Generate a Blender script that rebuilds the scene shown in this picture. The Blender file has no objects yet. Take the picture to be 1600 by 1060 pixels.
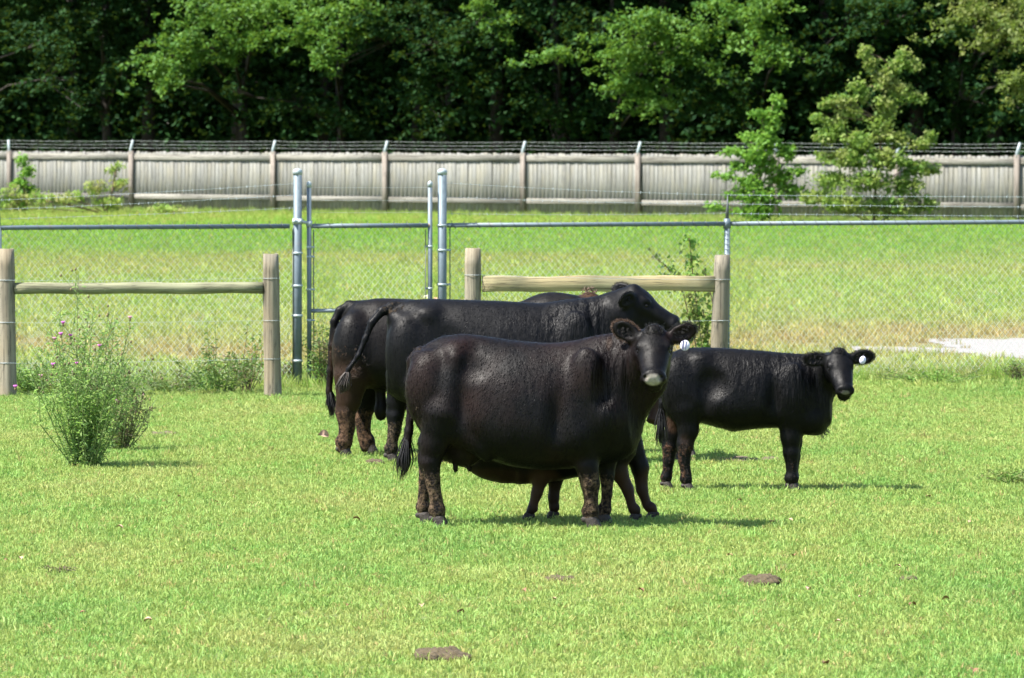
import bpy, math, random
import numpy as np
import openvdb
from mathutils import Vector, Matrix

# ------------------------------------------------------------------ camera, world, sun, exposure
SC = bpy.context.scene
COL = SC.collection
F = 9120.0                      # focal length in pixels of the 1600 px wide photograph
CAM_H = 2.8
PITCH = math.atan((530 - 185) / F)
cam = bpy.data.cameras.new('camera')
cam_ob = bpy.data.objects.new('camera', cam)
COL.objects.link(cam_ob)
cam.sensor_width = 36.0
cam.lens = F / 1600 * 36.0
cam.clip_start = 0.5
cam.clip_end = 3000
cam_ob.location = (0, 0, CAM_H)
cam_ob.rotation_euler = (math.pi / 2 - PITCH, 0, 0)
cam.dof.use_dof = True
cam.dof.focus_distance = 40.5
cam.dof.aperture_fstop = 9.5
SC.camera = cam_ob

SUN_EL = math.radians(57)
SUN_AZ = math.radians(22)       # how far the sun stands towards the camera from due left
sdir = Vector((-math.cos(SUN_EL) * math.cos(SUN_AZ), -math.cos(SUN_EL) * math.sin(SUN_AZ), math.sin(SUN_EL)))
sun = bpy.data.lights.new('sun', 'SUN')
sun.energy = 5.0
sun.angle = math.radians(0.53)
sun.color = (1.0, 0.955, 0.88)
sun_ob = bpy.data.objects.new('sun', sun)
COL.objects.link(sun_ob)
sun_ob.rotation_euler = sdir.to_track_quat('Z', 'Y').to_euler()
sun_ob.location = (-30, -10, 60)
world = bpy.data.worlds.new('World')
SC.world = world
world.use_nodes = True
wn = world.node_tree
for n in list(wn.nodes): wn.nodes.remove(n)
sky = wn.nodes.new('ShaderNodeTexSky')
sky.sky_type = 'NISHITA'
sky.sun_disc = False
sky.sun_elevation = SUN_EL
sky.sun_rotation = math.atan2(sdir.x, sdir.y)
bg = wn.nodes.new('ShaderNodeBackground')
bg.inputs[1].default_value = 0.11
wo = wn.nodes.new('ShaderNodeOutputWorld')
wn.links.new(sky.outputs[0], bg.inputs[0])
wn.links.new(bg.outputs[0], wo.inputs[0])
SC.view_settings.view_transform = 'Standard'
SC.view_settings.look = 'None'
SC.view_settings.gamma = 1.0
SC.view_settings.exposure = 1.35
SC.view_settings.use_curve_mapping = False
SC.render.engine = 'CYCLES'
SC.cycles.use_denoising = True
SC.cycles.max_bounces = 6
SC.cycles.transmission_bounces = 4
SC.cycles.use_adaptive_sampling = True
SC.cycles.adaptive_threshold = 0.02
SC.cycles.sample_clamp_indirect = 6.0

rng = np.random.default_rng(7)
random.seed(7)

# ------------------------------------------------------------------ helpers
cp, sp = math.cos(PITCH), math.sin(PITCH)

def ray(px, py):
    u, v = (px - 800) / F, (530 - py) / F
    return np.array([u, cp + v * sp, v * cp - sp])

def at(px, py, Y):
    """point in the world at distance Y seen at photo pixel (px, py)"""
    r = ray(px, py)
    t = Y / r[1]
    return np.array([r[0] * t, Y, CAM_H + r[2] * t])

def ground(px, py):
    r = ray(px, py)
    t = -CAM_H / r[2]
    return np.array([r[0] * t, r[1] * t, 0.0])

def X(px, Y): return (px - 800) * Y / F

def tag(o, label=None, cat=None, group=None, kind=None):
    if label: o['label'] = label
    if cat: o['category'] = cat
    if group: o['group'] = group
    if kind: o['kind'] = kind
    return o

def empty(name, loc, label=None, cat=None, group=None, rz=0.0):
    o = bpy.data.objects.new(name, None)
    o.empty_display_size = 0.2
    COL.objects.link(o)
    o.location = loc
    o.rotation_euler = (0, 0, rz)
    return tag(o, label, cat, group)

def mesh_from(name, verts, faces_flat, sizes, smooth=False):
    """fast mesh from numpy arrays; faces_flat = loop vertex indices, sizes = loops per face"""
    me = bpy.data.meshes.new(name)
    verts = np.ascontiguousarray(verts, dtype=np.float32)
    me.vertices.add(len(verts))
    me.vertices.foreach_set('co', verts.ravel())
    faces_flat = np.ascontiguousarray(faces_flat, dtype=np.int32).ravel()
    sizes = np.ascontiguousarray(sizes, dtype=np.int32)
    me.loops.add(len(faces_flat))
    me.loops.foreach_set('vertex_index', faces_flat)
    me.polygons.add(len(sizes))
    starts = np.concatenate([[0], np.cumsum(sizes)[:-1]]).astype(np.int32)
    me.polygons.foreach_set('loop_start', starts)
    if smooth:
        me.polygons.foreach_set('use_smooth', np.ones(len(sizes), dtype=bool))
    me.update(calc_edges=True)
    return me

def attr(me, name, vals):
    a = me.attributes.new(name, 'FLOAT', 'POINT')
    a.data.foreach_set('value', np.ascontiguousarray(vals, dtype=np.float32))

def link(name, me, mat=None, parent=None, loc=None):
    o = bpy.data.objects.new(name, me)
    COL.objects.link(o)
    if mat is not None and me is not None and len(me.materials) == 0: me.materials.append(mat)
    if parent is not None: o.parent = parent
    if loc is not None: o.location = loc
    return o

class MB:
    """collects simple solids and links them as ONE mesh"""
    def __init__(s):
        s.v, s.f, s.n = [], [], 0
    def add(s, verts, faces):
        s.v.append(np.asarray(verts, dtype=float))
        for f in faces: s.f.append([i + s.n for i in f])
        s.n += len(verts)
        return s
    def box(s, lo, hi, taper=1.0, bev=0.0):
        lo, hi = np.array(lo, float), np.array(hi, float)
        c = (lo + hi) / 2
        if bev <= 0:
            vs = [[(lo, hi)[i][0], (lo, hi)[j][1], (lo, hi)[k][2]] for i in (0, 1) for j in (0, 1) for k in (0, 1)]
            return s.add(vs, [(0, 1, 3, 2), (4, 6, 7, 5), (0, 4, 5, 1), (2, 3, 7, 6), (0, 2, 6, 4), (1, 5, 7, 3)])
        # chamfer along the longest axis
        ax = int(np.argmax(hi - lo)); o1, o2 = [a for a in range(3) if a != ax]
        ring = []
        for (sa, sb, da, db) in ((0,0,1,0),(1,0,-1,0),(1,0,0,1),(1,1,0,-1),(1,1,-1,0),(0,1,1,0),(0,1,0,-1),(0,0,0,1)):
            ring.append(((lo, hi)[sa][o1] + da * bev, (lo, hi)[sb][o2] + db * bev))
        vs = []
        for e in (lo, hi):
            for a, b in ring:
                p = [0, 0, 0]; p[ax] = e[ax]; p[o1] = a; p[o2] = b; vs.append(p)
        fs = [(i, (i + 1) % 8, 8 + (i + 1) % 8, 8 + i) for i in range(8)] + [tuple(range(7, -1, -1)), tuple(range(8, 16))]
        if ax == 1: fs = [f[::-1] for f in fs]
        return s.add(vs, fs)
    def tube(s, pts, rad, n=6, caps=True):
        pts = [Vector(p) for p in pts]
        if not hasattr(rad, '__len__'): rad = [rad] * len(pts)
        vs = []
        up = None
        for i, p in enumerate(pts):
            d = (pts[min(i + 1, len(pts) - 1)] - pts[max(i - 1, 0)])
            if d.length < 1e-9: d = Vector((0, 0, 1))
            d.normalize()
            if up is None:
                up = Vector((0, 0, 1)) if abs(d.z) < .9 else Vector((0, 1, 0))
            a = d.cross(up)
            if a.length < 1e-6: a = d.orthogonal()
            a.normalize(); b = a.cross(d); up = b
            for k in range(n):
                t = 2 * math.pi * k / n
                vs.append(p + (a * math.cos(t) + b * math.sin(t)) * rad[i])
        fs = []
        for i in range(len(pts) - 1):
            for k in range(n):
                fs.append((i * n + k, i * n + (k + 1) % n, (i + 1) * n + (k + 1) % n, (i + 1) * n + k))
        if caps:
            fs.append(tuple(range(n - 1, -1, -1)))
            fs.append(tuple((len(pts) - 1) * n + k for k in range(n)))
        return s.add([list(v) for v in vs], fs)
    def ball(s, c, r, n=8, m=5):
        if not hasattr(r, '__len__'): r = (r, r, r)
        vs = [(c[0], c[1], c[2] - r[2])]
        for j in range(1, m):
            t = math.pi * j / m - math.pi / 2
            for k in range(n):
                a = 2 * math.pi * k / n
                vs.append((c[0] + r[0] * math.cos(t) * math.cos(a), c[1] + r[1] * math.cos(t) * math.sin(a), c[2] + r[2] * math.sin(t)))
        vs.append((c[0], c[1], c[2] + r[2]))
        fs = [(0, 1 + (k + 1) % n, 1 + k) for k in range(n)]
        for j in range(m - 2):
            for k in range(n):
                a, b = 1 + j * n + k, 1 + j * n + (k + 1) % n
                fs.append((a, b, b + n, a + n))
        l = len(vs) - 1
        fs += [(l, 1 + (m - 2) * n + k, 1 + (m - 2) * n + (k + 1) % n) for k in range(n)]
        return s.add(vs, fs)
    def mesh(s, name, smooth=True):
        v = np.concatenate(s.v); fl = [i for f in s.f for i in f]
        return mesh_from(name, v, fl, [len(f) for f in s.f], smooth)
    def build(s, name, mat, parent=None, smooth=True, loc=None):
        return link(name, s.mesh(name, smooth), mat, parent, loc)

# ------------------------------------------------------------------ materials
class NT:
    def __init__(s, name):
        s.m = bpy.data.materials.new(name); s.m.use_nodes = True
        s.t = s.m.node_tree
        for n in list(s.t.nodes): s.t.nodes.remove(n)
        s.out = s.n('ShaderNodeOutputMaterial')
    def n(s, ty, **kw):
        x = s.t.nodes.new(ty)
        for k, v in kw.items(): setattr(x, k, v)
        return x
    def l(s, a, b): s.t.links.new(a, b)
    def set(s, sock, v):
        if isinstance(v, bpy.types.NodeSocket): s.l(v, sock)
        else: sock.default_value = v
    def noise(s, vec, scale, detail=4, rough=.55, out=0):
        x = s.n('ShaderNodeTexNoise'); x.inputs['Scale'].default_value = scale
        x.inputs['Detail'].default_value = detail; x.inputs['Roughness'].default_value = rough
        if vec is not None: s.l(vec, x.inputs['Vector'])
        return x.outputs[out]
    def mapping(s, vec, scale=(1, 1, 1), rot=(0, 0, 0)):
        x = s.n('ShaderNodeMapping'); x.inputs['Scale'].default_value = scale; x.inputs['Rotation'].default_value = rot
        s.l(vec, x.inputs['Vector']); return x.outputs[0]
    def ramp(s, fac, stops, interp='LINEAR'):
        x = s.n('ShaderNodeValToRGB'); r = x.color_ramp; r.interpolation = interp
        while len(r.elements) > len(stops): r.elements.remove(r.elements[-1])
        while len(r.elements) < len(stops): r.elements.new(0.5)
        for e, (p, c) in zip(r.elements, stops):
            e.position = p; e.color = (c[0], c[1], c[2], 1) if hasattr(c, '__len__') else (c, c, c, 1)
        s.set(x.inputs[0], fac); return x.outputs[0]
    def mix(s, fac, a, b, mode='MIX'):
        x = s.n('ShaderNodeMix', data_type='RGBA', blend_type=mode)
        s.set(x.inputs[0], fac)
        s.set(x.inputs[6], a if isinstance(a, bpy.types.NodeSocket) else (*a, 1))
        s.set(x.inputs[7], b if isinstance(b, bpy.types.NodeSocket) else (*b, 1))
        return x.outputs[2]
    def math(s, op, a, b=0.0, c=None, clamp=False):
        x = s.n('ShaderNodeMath', operation=op, use_clamp=clamp)
        s.set(x.inputs[0], a); s.set(x.inputs[1], b)
        if c is not None: s.set(x.inputs[2], c)
        return x.outputs[0]
    def maprange(s, v, a, b, c=0.0, d=1.0):
        x = s.n('ShaderNodeMapRange'); s.set(x.inputs[0], v)
        for i, q in enumerate((a, b, c, d)): x.inputs[i + 1].default_value = q
        return x.outputs[0]
    def bump(s, h, strength, dist, normal=None):
        x = s.n('ShaderNodeBump'); x.inputs['Strength'].default_value = strength; x.inputs['Distance'].default_value = dist
        s.l(h, x.inputs['Height'])
        if normal is not None: s.l(normal, x.inputs['Normal'])
        return x.outputs[0]
    def principled(s, color, rough=.6, normal=None, **kw):
        x = s.n('ShaderNodeBsdfPrincipled')
        s.set(x.inputs['Base Color'], color if isinstance(color, bpy.types.NodeSocket) else (*color, 1))
        s.set(x.inputs['Roughness'], rough)
        if normal is not None: s.l(normal, x.inputs['Normal'])
        for k, v in kw.items(): s.set(x.inputs[k.replace('_', ' ')], v)
        return x.outputs[0]
    def done(s, sh): s.l(sh, s.out.inputs[0]); return s.m
    def objc(s): return s.n('ShaderNodeTexCoord').outputs['Object']
    def pos(s): return s.n('ShaderNodeNewGeometry').outputs['Position']
    def orand(s): return s.n('ShaderNodeObjectInfo').outputs['Random']
    def at(s, name): return s.n('ShaderNodeAttribute', attribute_name=name).outputs['Fac']

def leafy(nt, color, trans, tcol, rough=.5, spec=.3):
    """leaf: light passes through as well as bouncing off"""
    p = nt.principled(color, rough, Specular_IOR_Level=spec)
    t = nt.n('ShaderNodeBsdfTranslucent'); nt.set(t.inputs[0], tcol)
    m = nt.n('ShaderNodeMixShader'); nt.set(m.inputs[0], trans)
    nt.l(p, m.inputs[1]); nt.l(t.outputs[0], m.inputs[2])
    return nt.done(m.outputs[0])

def grass_colour(nt):
    """the colour of the turf by place: patches near, bands of dry and green beyond the fence"""
    p = nt.pos()
    sep = nt.n('ShaderNodeSeparateXYZ'); nt.l(p, sep.inputs[0])
    wob = nt.noise(nt.mapping(p, (.10, .05, 0)), 1.0, 3)
    yy = nt.math('ADD', sep.outputs[1], nt.maprange(wob, .3, .7, -9, 9))
    far = nt.ramp(nt.maprange(yy, 55, 180), [
        (0.0, (.235, .345, .08)), (0.045, (.24, .35, .08)), (0.08, (.31, .40, .085)), (0.13, (.39, .335, .115)), (0.18, (.325, .375, .095)), (0.25, (.285, .385, .078)),
        (0.36, (.265, .385, .072)), (0.46, (.315, .36, .09)), (0.55, (.21, .36, .055)), (0.72, (.18, .37, .04)), (0.85, (.27, .39, .065)), (1, (.23, .33, .06))])
    n1 = nt.noise(nt.mapping(p, (.55, .22, 0)), 1.0, 4, .6)
    near = nt.ramp(n1, [(.30, (.195, .350, .080)), (.45, (.250, .385, .092)), (.59, (.296, .395, .104)), (.74, (.350, .400, .132))])
    base = nt.mix(nt.maprange(sep.outputs[1], 56, 66), near, far)
    n2 = nt.noise(nt.mapping(p, (3.0, 1.3, 0)), 1.0, 3, .6)
    base = nt.mix(nt.maprange(n2, .54, .78, 0, .26), base, (.38, .39, .15))
    n3 = nt.noise(nt.mapping(p, (1.6, .7, 0)), 1.3, 3, .6)
    return nt.mix(nt.maprange(n3, .52, .74, 0, .6), base, (.145, .335, .055))

def m_grass():
    nt = NT('grass_blades')
    base = grass_colour(nt)
    r = nt.at('rnd')
    o = nt.orand()
    c = nt.mix(nt.maprange(r, .91, .98, 0, .35), base, (.50, .44, .20))
    c = nt.mix(nt.maprange(o, .955, .97, 0, .7), c, (.42, .25, .13))
    v = nt.math('ADD', nt.maprange(r, 0, 1, .88, 1.16), nt.maprange(o, 0, 1, -.11, .11))
    hs = nt.n('ShaderNodeHueSaturation'); nt.l(c, hs.inputs['Color']); nt.l(v, hs.inputs['Value'])
    nt.l(nt.maprange(o, 0, 1, .465, .515), hs.inputs['Hue'])
    return leafy(nt, hs.outputs[0], .38, hs.outputs[0], .55, .25)

def m_ground():
    nt = NT('ground_soil')
    base = grass_colour(nt)
    p = nt.pos()
    n = nt.noise(p, 14, 5, .7)
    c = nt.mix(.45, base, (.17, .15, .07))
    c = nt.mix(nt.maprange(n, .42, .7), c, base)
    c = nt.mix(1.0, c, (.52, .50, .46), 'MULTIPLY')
    return nt.done(nt.principled(c, .95, nt.bump(n, .8, .03)))

def m_leaf(name, lo, mid, hi, trans=.35, dry=None, spec=.3):
    nt = NT(name)
    r = nt.at('rnd')
    c = nt.ramp(r, [(0, lo), (.5, mid), (.93, hi)])
    n = nt.noise(nt.pos(), .9, 2)
    c = nt.mix(nt.maprange(n, .45, .65, 0, .5), c, hi)
    if dry:
        n2 = nt.noise(nt.pos(), 1.7, 2)
        c = nt.mix(nt.maprange(nt.math('ADD', n2, nt.math('MULTIPLY', r, .2)), .55, .72), c, dry)
    return leafy(nt, c, trans, nt.mix(.3, c, (.40, .6, .06)), .6, spec)

def m_metal(name, col, metal=.65, rough=.45, rust=False):
    nt = NT(name)
    n = nt.noise(nt.objc(), 18, 5, .6)
    c = nt.mix(nt.maprange(n, .35, .7), col, tuple(x * 1.25 for x in col))
    n2 = nt.noise(nt.objc(), 5, 4, .7)
    c = nt.mix(nt.maprange(n2, .60, .78, 0, .5 if not rust else 1), c, (.28, .21, .15) if not rust else (.35, .13, .05))
    return nt.done(nt.principled(c, nt.maprange(n, .3, .7, rough - .08, rough + .15), Metallic=metal))

def m_wood(name, a, b, dark, streak=(30, 30, 1.3), amber=None, rot=(0, 0, 0), cracks=.7, vary=(.78, 1.15)):
    nt = NT(name)
    o = nt.objc()
    off = nt.n('ShaderNodeVectorMath', operation='ADD'); nt.l(o, off.inputs[0])
    k = nt.n('ShaderNodeCombineXYZ'); q = nt.math('MULTIPLY', nt.orand(), 37.0)
    for i in range(3): nt.l(q, k.inputs[i])
    nt.l(k.outputs[0], off.inputs[1])
    v = nt.mapping(off.outputs[0], streak, rot)
    g = nt.noise(v, 1.0, 6, .65)
    w = nt.noise(v, 3.3, 3, .6)
    c = nt.ramp(g, [(.33, dark), (.44, a), (.62, b), (.8, tuple(min(1, x * 1.25) for x in b))])
    bl = nt.noise(off.outputs[0], 2.4, 4, .65)
    c = nt.mix(nt.maprange(bl, .50, .72, 0, .55), c, tuple(x * .55 for x in a))
    if amber:
        c = nt.mix(nt.maprange(nt.noise(off.outputs[0], 1.3, 3), .45, .65, 0, .6), c, amber)
    ck = nt.noise(nt.mapping(off.outputs[0], tuple(q * 1.7 if q > 3 else q * .9 for q in streak), rot), 1.0, 2, .4)
    crack = nt.maprange(nt.math('ABSOLUTE', nt.math('SUBTRACT', ck, .5)), .0, .022, 1, 0)
    c = nt.mix(nt.math('MULTIPLY', crack, cracks), c, tuple(x * .3 for x in dark))
    kn = nt.noise(nt.mapping(off.outputs[0], tuple(min(q, 5) for q in streak)), 1.0, 1, .5)
    c = nt.mix(nt.maprange(kn, .70, .76, 0, .55 * cracks), c, dark)
    g = nt.math('SUBTRACT', g, nt.math('MULTIPLY', crack, cracks))
    hs = nt.n('ShaderNodeHueSaturation'); nt.l(c, hs.inputs['Color'])
    nt.l(nt.maprange(nt.orand(), 0, 1, *vary), hs.inputs['Value'])
    return nt.done(nt.principled(hs.outputs[0], .85, nt.bump(nt.math('ADD', g, nt.math('MULTIPLY', w, .5)), .6, .006)))

def m_hide(name, tone=(.0105, .0095, .0098), brown=(.034, .017, .012), brown_amt=.5, mudcol=(.135, .09, .06), rough=.49):
    nt = NT(name)
    o = nt.objc()
    big = nt.noise(o, 2.2, 3, .5)
    c = nt.mix(nt.math('MULTIPLY', nt.maprange(big, .42, .66), brown_amt), tone, brown)
    st = nt.noise(nt.mapping(o, (46, 46, 5)), 1.0, 4, .6)          # lie of the hair
    st2 = nt.noise(nt.mapping(o, (150, 150, 22)), 1.0, 3, .6)
    c = nt.mix(nt.maprange(st, .5, .8, 0, .30), c, tuple(x * 2.0 for x in tone))
    c = nt.mix(nt.at('brown'), c, nt.mix(big, (.070, .036, .019), (.028, .015, .009)))
    fine = nt.noise(o, 38, 5, .72)
    clod = nt.noise(nt.mapping(o, (1, 1, .6)), 17, 4, .65)
    mud = nt.math('MULTIPLY', nt.at('mud'), 1.0)
    mm = nt.maprange(nt.math('ADD', mud, nt.maprange(nt.math('ADD', nt.math('MULTIPLY', fine, .55), nt.math('MULTIPLY', clod, .45)), .3, .7, -.55, .55)), .48, .74)
    mc = nt.mix(nt.maprange(fine, .38, .66), tuple(x * .35 for x in mudcol), mudcol)
    c = nt.mix(mm, c, mc)
    c = nt.mix(nt.at('pale'), c, nt.mix(nt.maprange(fine, .3, .7), (.21, .19, .165), (.40, .36, .31)))
    dust = nt.noise(o, 95, 2, .5)
    c = nt.mix(nt.maprange(dust, .74, .79, 0, .15), c, (.13, .10, .075))
    dz = nt.noise(nt.mapping(o, (1, 1, .5)), 5.5, 5, .7)
    c = nt.mix(nt.maprange(dz, .60, .78, 0, .20), c, (.018, .013, .010))
    rr = nt.math('ADD', nt.maprange(st, .3, .7, rough - .07, rough + .12), nt.math('MULTIPLY', mm, .35), clamp=True)
    b = nt.bump(nt.noise(nt.mapping(o, (1, 1, .55)), 7, 3, .5), .25, .03)
    fo = nt.noise(nt.mapping(o, (27, 27, 2.2)), 1.0, 3, .55)          # loose skin lying in upright folds
    b = nt.bump(nt.math('MULTIPLY', fo, nt.at('fold')), .8, .030, b)
    b = nt.bump(st, .2, .006, b)
    b = nt.bump(st2, .35, .002, b)
    b = nt.bump(nt.math('MULTIPLY', fine, nt.math('ADD', mm, .02)), .8, .022, b)
    return nt.done(nt.principled(c, rr, b, Specular_IOR_Level=nt.math('SUBTRACT', .155, nt.math('MULTIPLY', mm, .11))))

def m_simple(name, col, rough=.6, bumpy=0, scale=30, var=.3, **kw):
    nt = NT(name)
    n = nt.noise(nt.objc(), scale, 4, .65)
    c = nt.mix(n, tuple(x * (1 - var) for x in col), tuple(min(1, x * (1 + var)) for x in col))
    return nt.done(nt.principled(c, rough, nt.bump(n, bumpy, .02) if bumpy else None, **kw))

M = dict(
    grass=m_grass(), ground=m_ground(),
    metal=m_metal('galvanised_steel', (.125, .16, .185), .25, .55),
    metal_dark=m_metal('dull_steel', (.10, .11, .11), .4, .6),
    wire=m_metal('galvanised_wire', (.33, .38, .39), .2, .5),
    mesh_wire=m_metal('zinc_mesh_wire', (.60, .66, .62), .0, .5),
    rust=m_metal('rusty_steel', (.35, .25, .18), .3, .7, True),
    post=m_wood('weathered_round_post', (.19, .165, .12), (.29, .255, .19), (.075, .065, .048), (22, 22, 1.0), (.27, .205, .115)),
    rail_round=m_wood('treated_round_rail', (.17, .17, .10), (.27, .265, .16), (.07, .06, .035), (1.3, 26, 26), (.36, .37, .22)),
    rail_square=m_wood('treated_square_rail', (.19, .17, .095), (.29, .26, .15), (.06, .045, .028), (1.1, 20, 34), (.46, .35, .18)),
    picket=m_wood('grey_fence_board', (.19, .19, .172), (.24, .238, .215), (.145, .142, .128), (14, 14, .55), (.23, .215, .16), (0, 0, 0), .3, (.88, 1.1)),
    frail=m_wood('grey_fence_rail', (.21, .20, .17), (.29, .275, .24), (.10, .09, .075), (.6, 9, 9)),
    fpost=m_wood('brown_grey_fence_post', (.17, .145, .12), (.24, .205, .175), (.09, .075, .06), (9, 9, .6)),
    bark=m_simple('bark', (.026, .021, .016), .9, .8, 9),
    twig=m_simple('green_stem', (.12, .17, .05), .6),
    brown_stem=m_simple('brown_stem', (.15, .10, .06), .8),
    leaf_a=m_leaf('broad_leaves', (.028, .090, .013), (.058, .158, .019), (.12, .24, .035), .32),  # lit copy of the wood's foliage, colour brightened for the sunlit boughs
    leaf_dark=m_leaf('shaded_leaves', (.006, .024, .008), (.010, .036, .011), (.019, .054, .014), .10, None, .06),  # shaded copy of the foliage: the wood's shade is put into the colour
    leaf_y=m_leaf('yellowing_leaves', (.07, .12, .025), (.12, .17, .04), (.20, .22, .06), .35),
    leaf_sap=m_leaf('sapling_leaves', (.09, .22, .03), (.14, .31, .045), (.21, .38, .06), .4),
    leaf_bush=m_leaf('bush_leaves', (.10, .20, .04), (.17, .29, .06), (.27, .37, .09), .38, (.27, .31, .095)),
    leaf_weed=m_leaf('weed_leaves', (.05, .13, .03), (.09, .20, .045), (.16, .28, .07), .35, (.14, .10, .07)),
    leaf_thistle=m_leaf('thistle_leaves', (.17, .31, .09), (.25, .41, .12), (.34, .47, .17), .5),
    leaf_mid=m_leaf('half_shaded_leaves', (.006, .024, .007), (.010, .037, .010), (.021, .060, .014), .12, None, .08),  # milder shaded copy, again with shade darkened into the leaf colour
    leaf_vine=m_leaf('vine_leaves', (.08, .20, .035), (.15, .30, .055), (.25, .38, .09), .35, (.16, .17, .06)),
    tall=m_leaf('tall_grass', (.15, .29, .045), (.22, .37, .06), (.34, .42, .11), .4, (.34, .33, .13)),
    bud=m_simple('thistle_bud', (.16, .13, .06), .8),
    pink=m_simple('thistle_bloom', (.62, .16, .55), .7),
    pale_pink=m_simple('faded_bloom', (.55, .28, .36), .7),
    orange=m_simple('small_flower', (.85, .42, .04), .6),
    dung=m_simple('dried_dung', (.080, .060, .032), .95, 1.0, 26, .5),
    dirt=m_simple('bare_earth', (.11, .088, .055), .95, 1.0, 22, .4),
    gravel=m_simple('pale_gravel', (.26, .245, .23), .9, 1.0, 30, .35),
    stone=m_simple('pale_stone', (.62, .58, .52), .9, .6, 14, .2),
    rstone=m_simple('reddish_stone', (.48, .27, .20), .9, .6, 14, .2),
    dead=m_simple('dead_leaf', (.22, .11, .06), .8, 0, 20, .4),
    dead_pink=m_simple('pinkish_dead_leaf', (.42, .27, .19), .8, 0, 30, .2),
    eye=m_simple('dark_eye', (.006, .004, .004), .22, 0, 10, .1, Specular_IOR_Level=.35),
    hoof=m_simple('muddy_hoof', (.028, .021, .016), .7, .5, 40, .5),
    tagw=m_simple('white_tag', (.66, .64, .80), .4, 0, 20, .04),
    tagd=m_simple('tag_ink', (.07, .07, .13), .5),
    hair=m_simple('black_hair', (.014, .012, .012), .45),
    hair_mud=m_simple('dusty_hair', (.045, .034, .028), .6),
    hair_brown=m_simple('ear_fringe_hair', (.10, .055, .035), .6),
)

# ------------------------------------------------------------------ the ground
def grid_sheet(x0, x1, y0, y1, nx, ny, zf, name):
    xs = np.linspace(x0, x1, nx); ys = np.linspace(y0, y1, ny)
    gx, gy = np.meshgrid(xs, ys)
    v = np.stack([gx.ravel(), gy.ravel(), zf(gx, gy).ravel()], 1)
    i = np.arange(nx - 1)[None, :] + np.arange(ny - 1)[:, None] * nx
    f = np.stack([i, i + 1, i + nx + 1, i + nx], -1).reshape(-1, 4)
    return mesh_from(name, v, f, np.full(len(f), 4), True)

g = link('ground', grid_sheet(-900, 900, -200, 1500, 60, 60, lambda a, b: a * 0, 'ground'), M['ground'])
tag(g, kind='structure')

def fence_Y(px): return 1 / (1 / 179.0 + (1 / 156.0 - 1 / 179.0) * px / 1590.0)       # the board fence runs from far left to nearer right
def link_Y(px): return 1 / (1 / 59.7 + (1 / 63.0 - 1 / 59.7) * px / 1600.0)                     # the chain-link fence

# ------------------------------------------------------------------ instanced grass
def tuft_mesh(name, nb, h, spread, w, seed, lean=.5, broad=False):
    r = np.random.default_rng(seed)
    V, Fs, S, R = [], [], [], []
    n = 0
    for i in range(nb):
        a = r.uniform(0, 2 * math.pi); d = spread * math.sqrt(r.uniform())
        b = np.array([math.cos(a) * d, math.sin(a) * d, -0.004])
        hh = h * r.uniform(.45, 1.1); la = r.uniform(0, 2 * math.pi); lz = lean * r.uniform(.2, 1.2)
        dirv = np.array([math.cos(la), math.sin(la), 0])
        side = np.array([-math.sin(la), math.cos(la), 0]) if r.uniform() < .6 else np.array([math.cos(la + .5), math.sin(la + .5), 0])
        ww = w * r.uniform(.7, 1.3)
        m = b + dirv * hh * lz * .35 + np.array([0, 0, hh * .6])
        t = b + dirv * hh * lz + np.array([0, 0, hh * (1 - .35 * lz)])
        V += [b - side * ww / 2, b + side * ww / 2, m + side * ww * .42, m - side * ww * .42, t]
        Fs += [n, n + 1, n + 2, n + 3, n + 3, n + 2, n + 4]; S += [4, 3]
        R += [r.uniform()] * 5
        n += 5
    me = mesh_from(name, np.array(V), Fs, S, True)
    attr(me, 'rnd', R)
    return me

TUFTS = bpy.data.collections.new('tuft_sources')      # never linked: only a source of instances

def src(name, me, mat):
    me.materials.append(mat)
    o = bpy.data.objects.new(name, me); TUFTS.objects.link(o); return o

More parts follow.
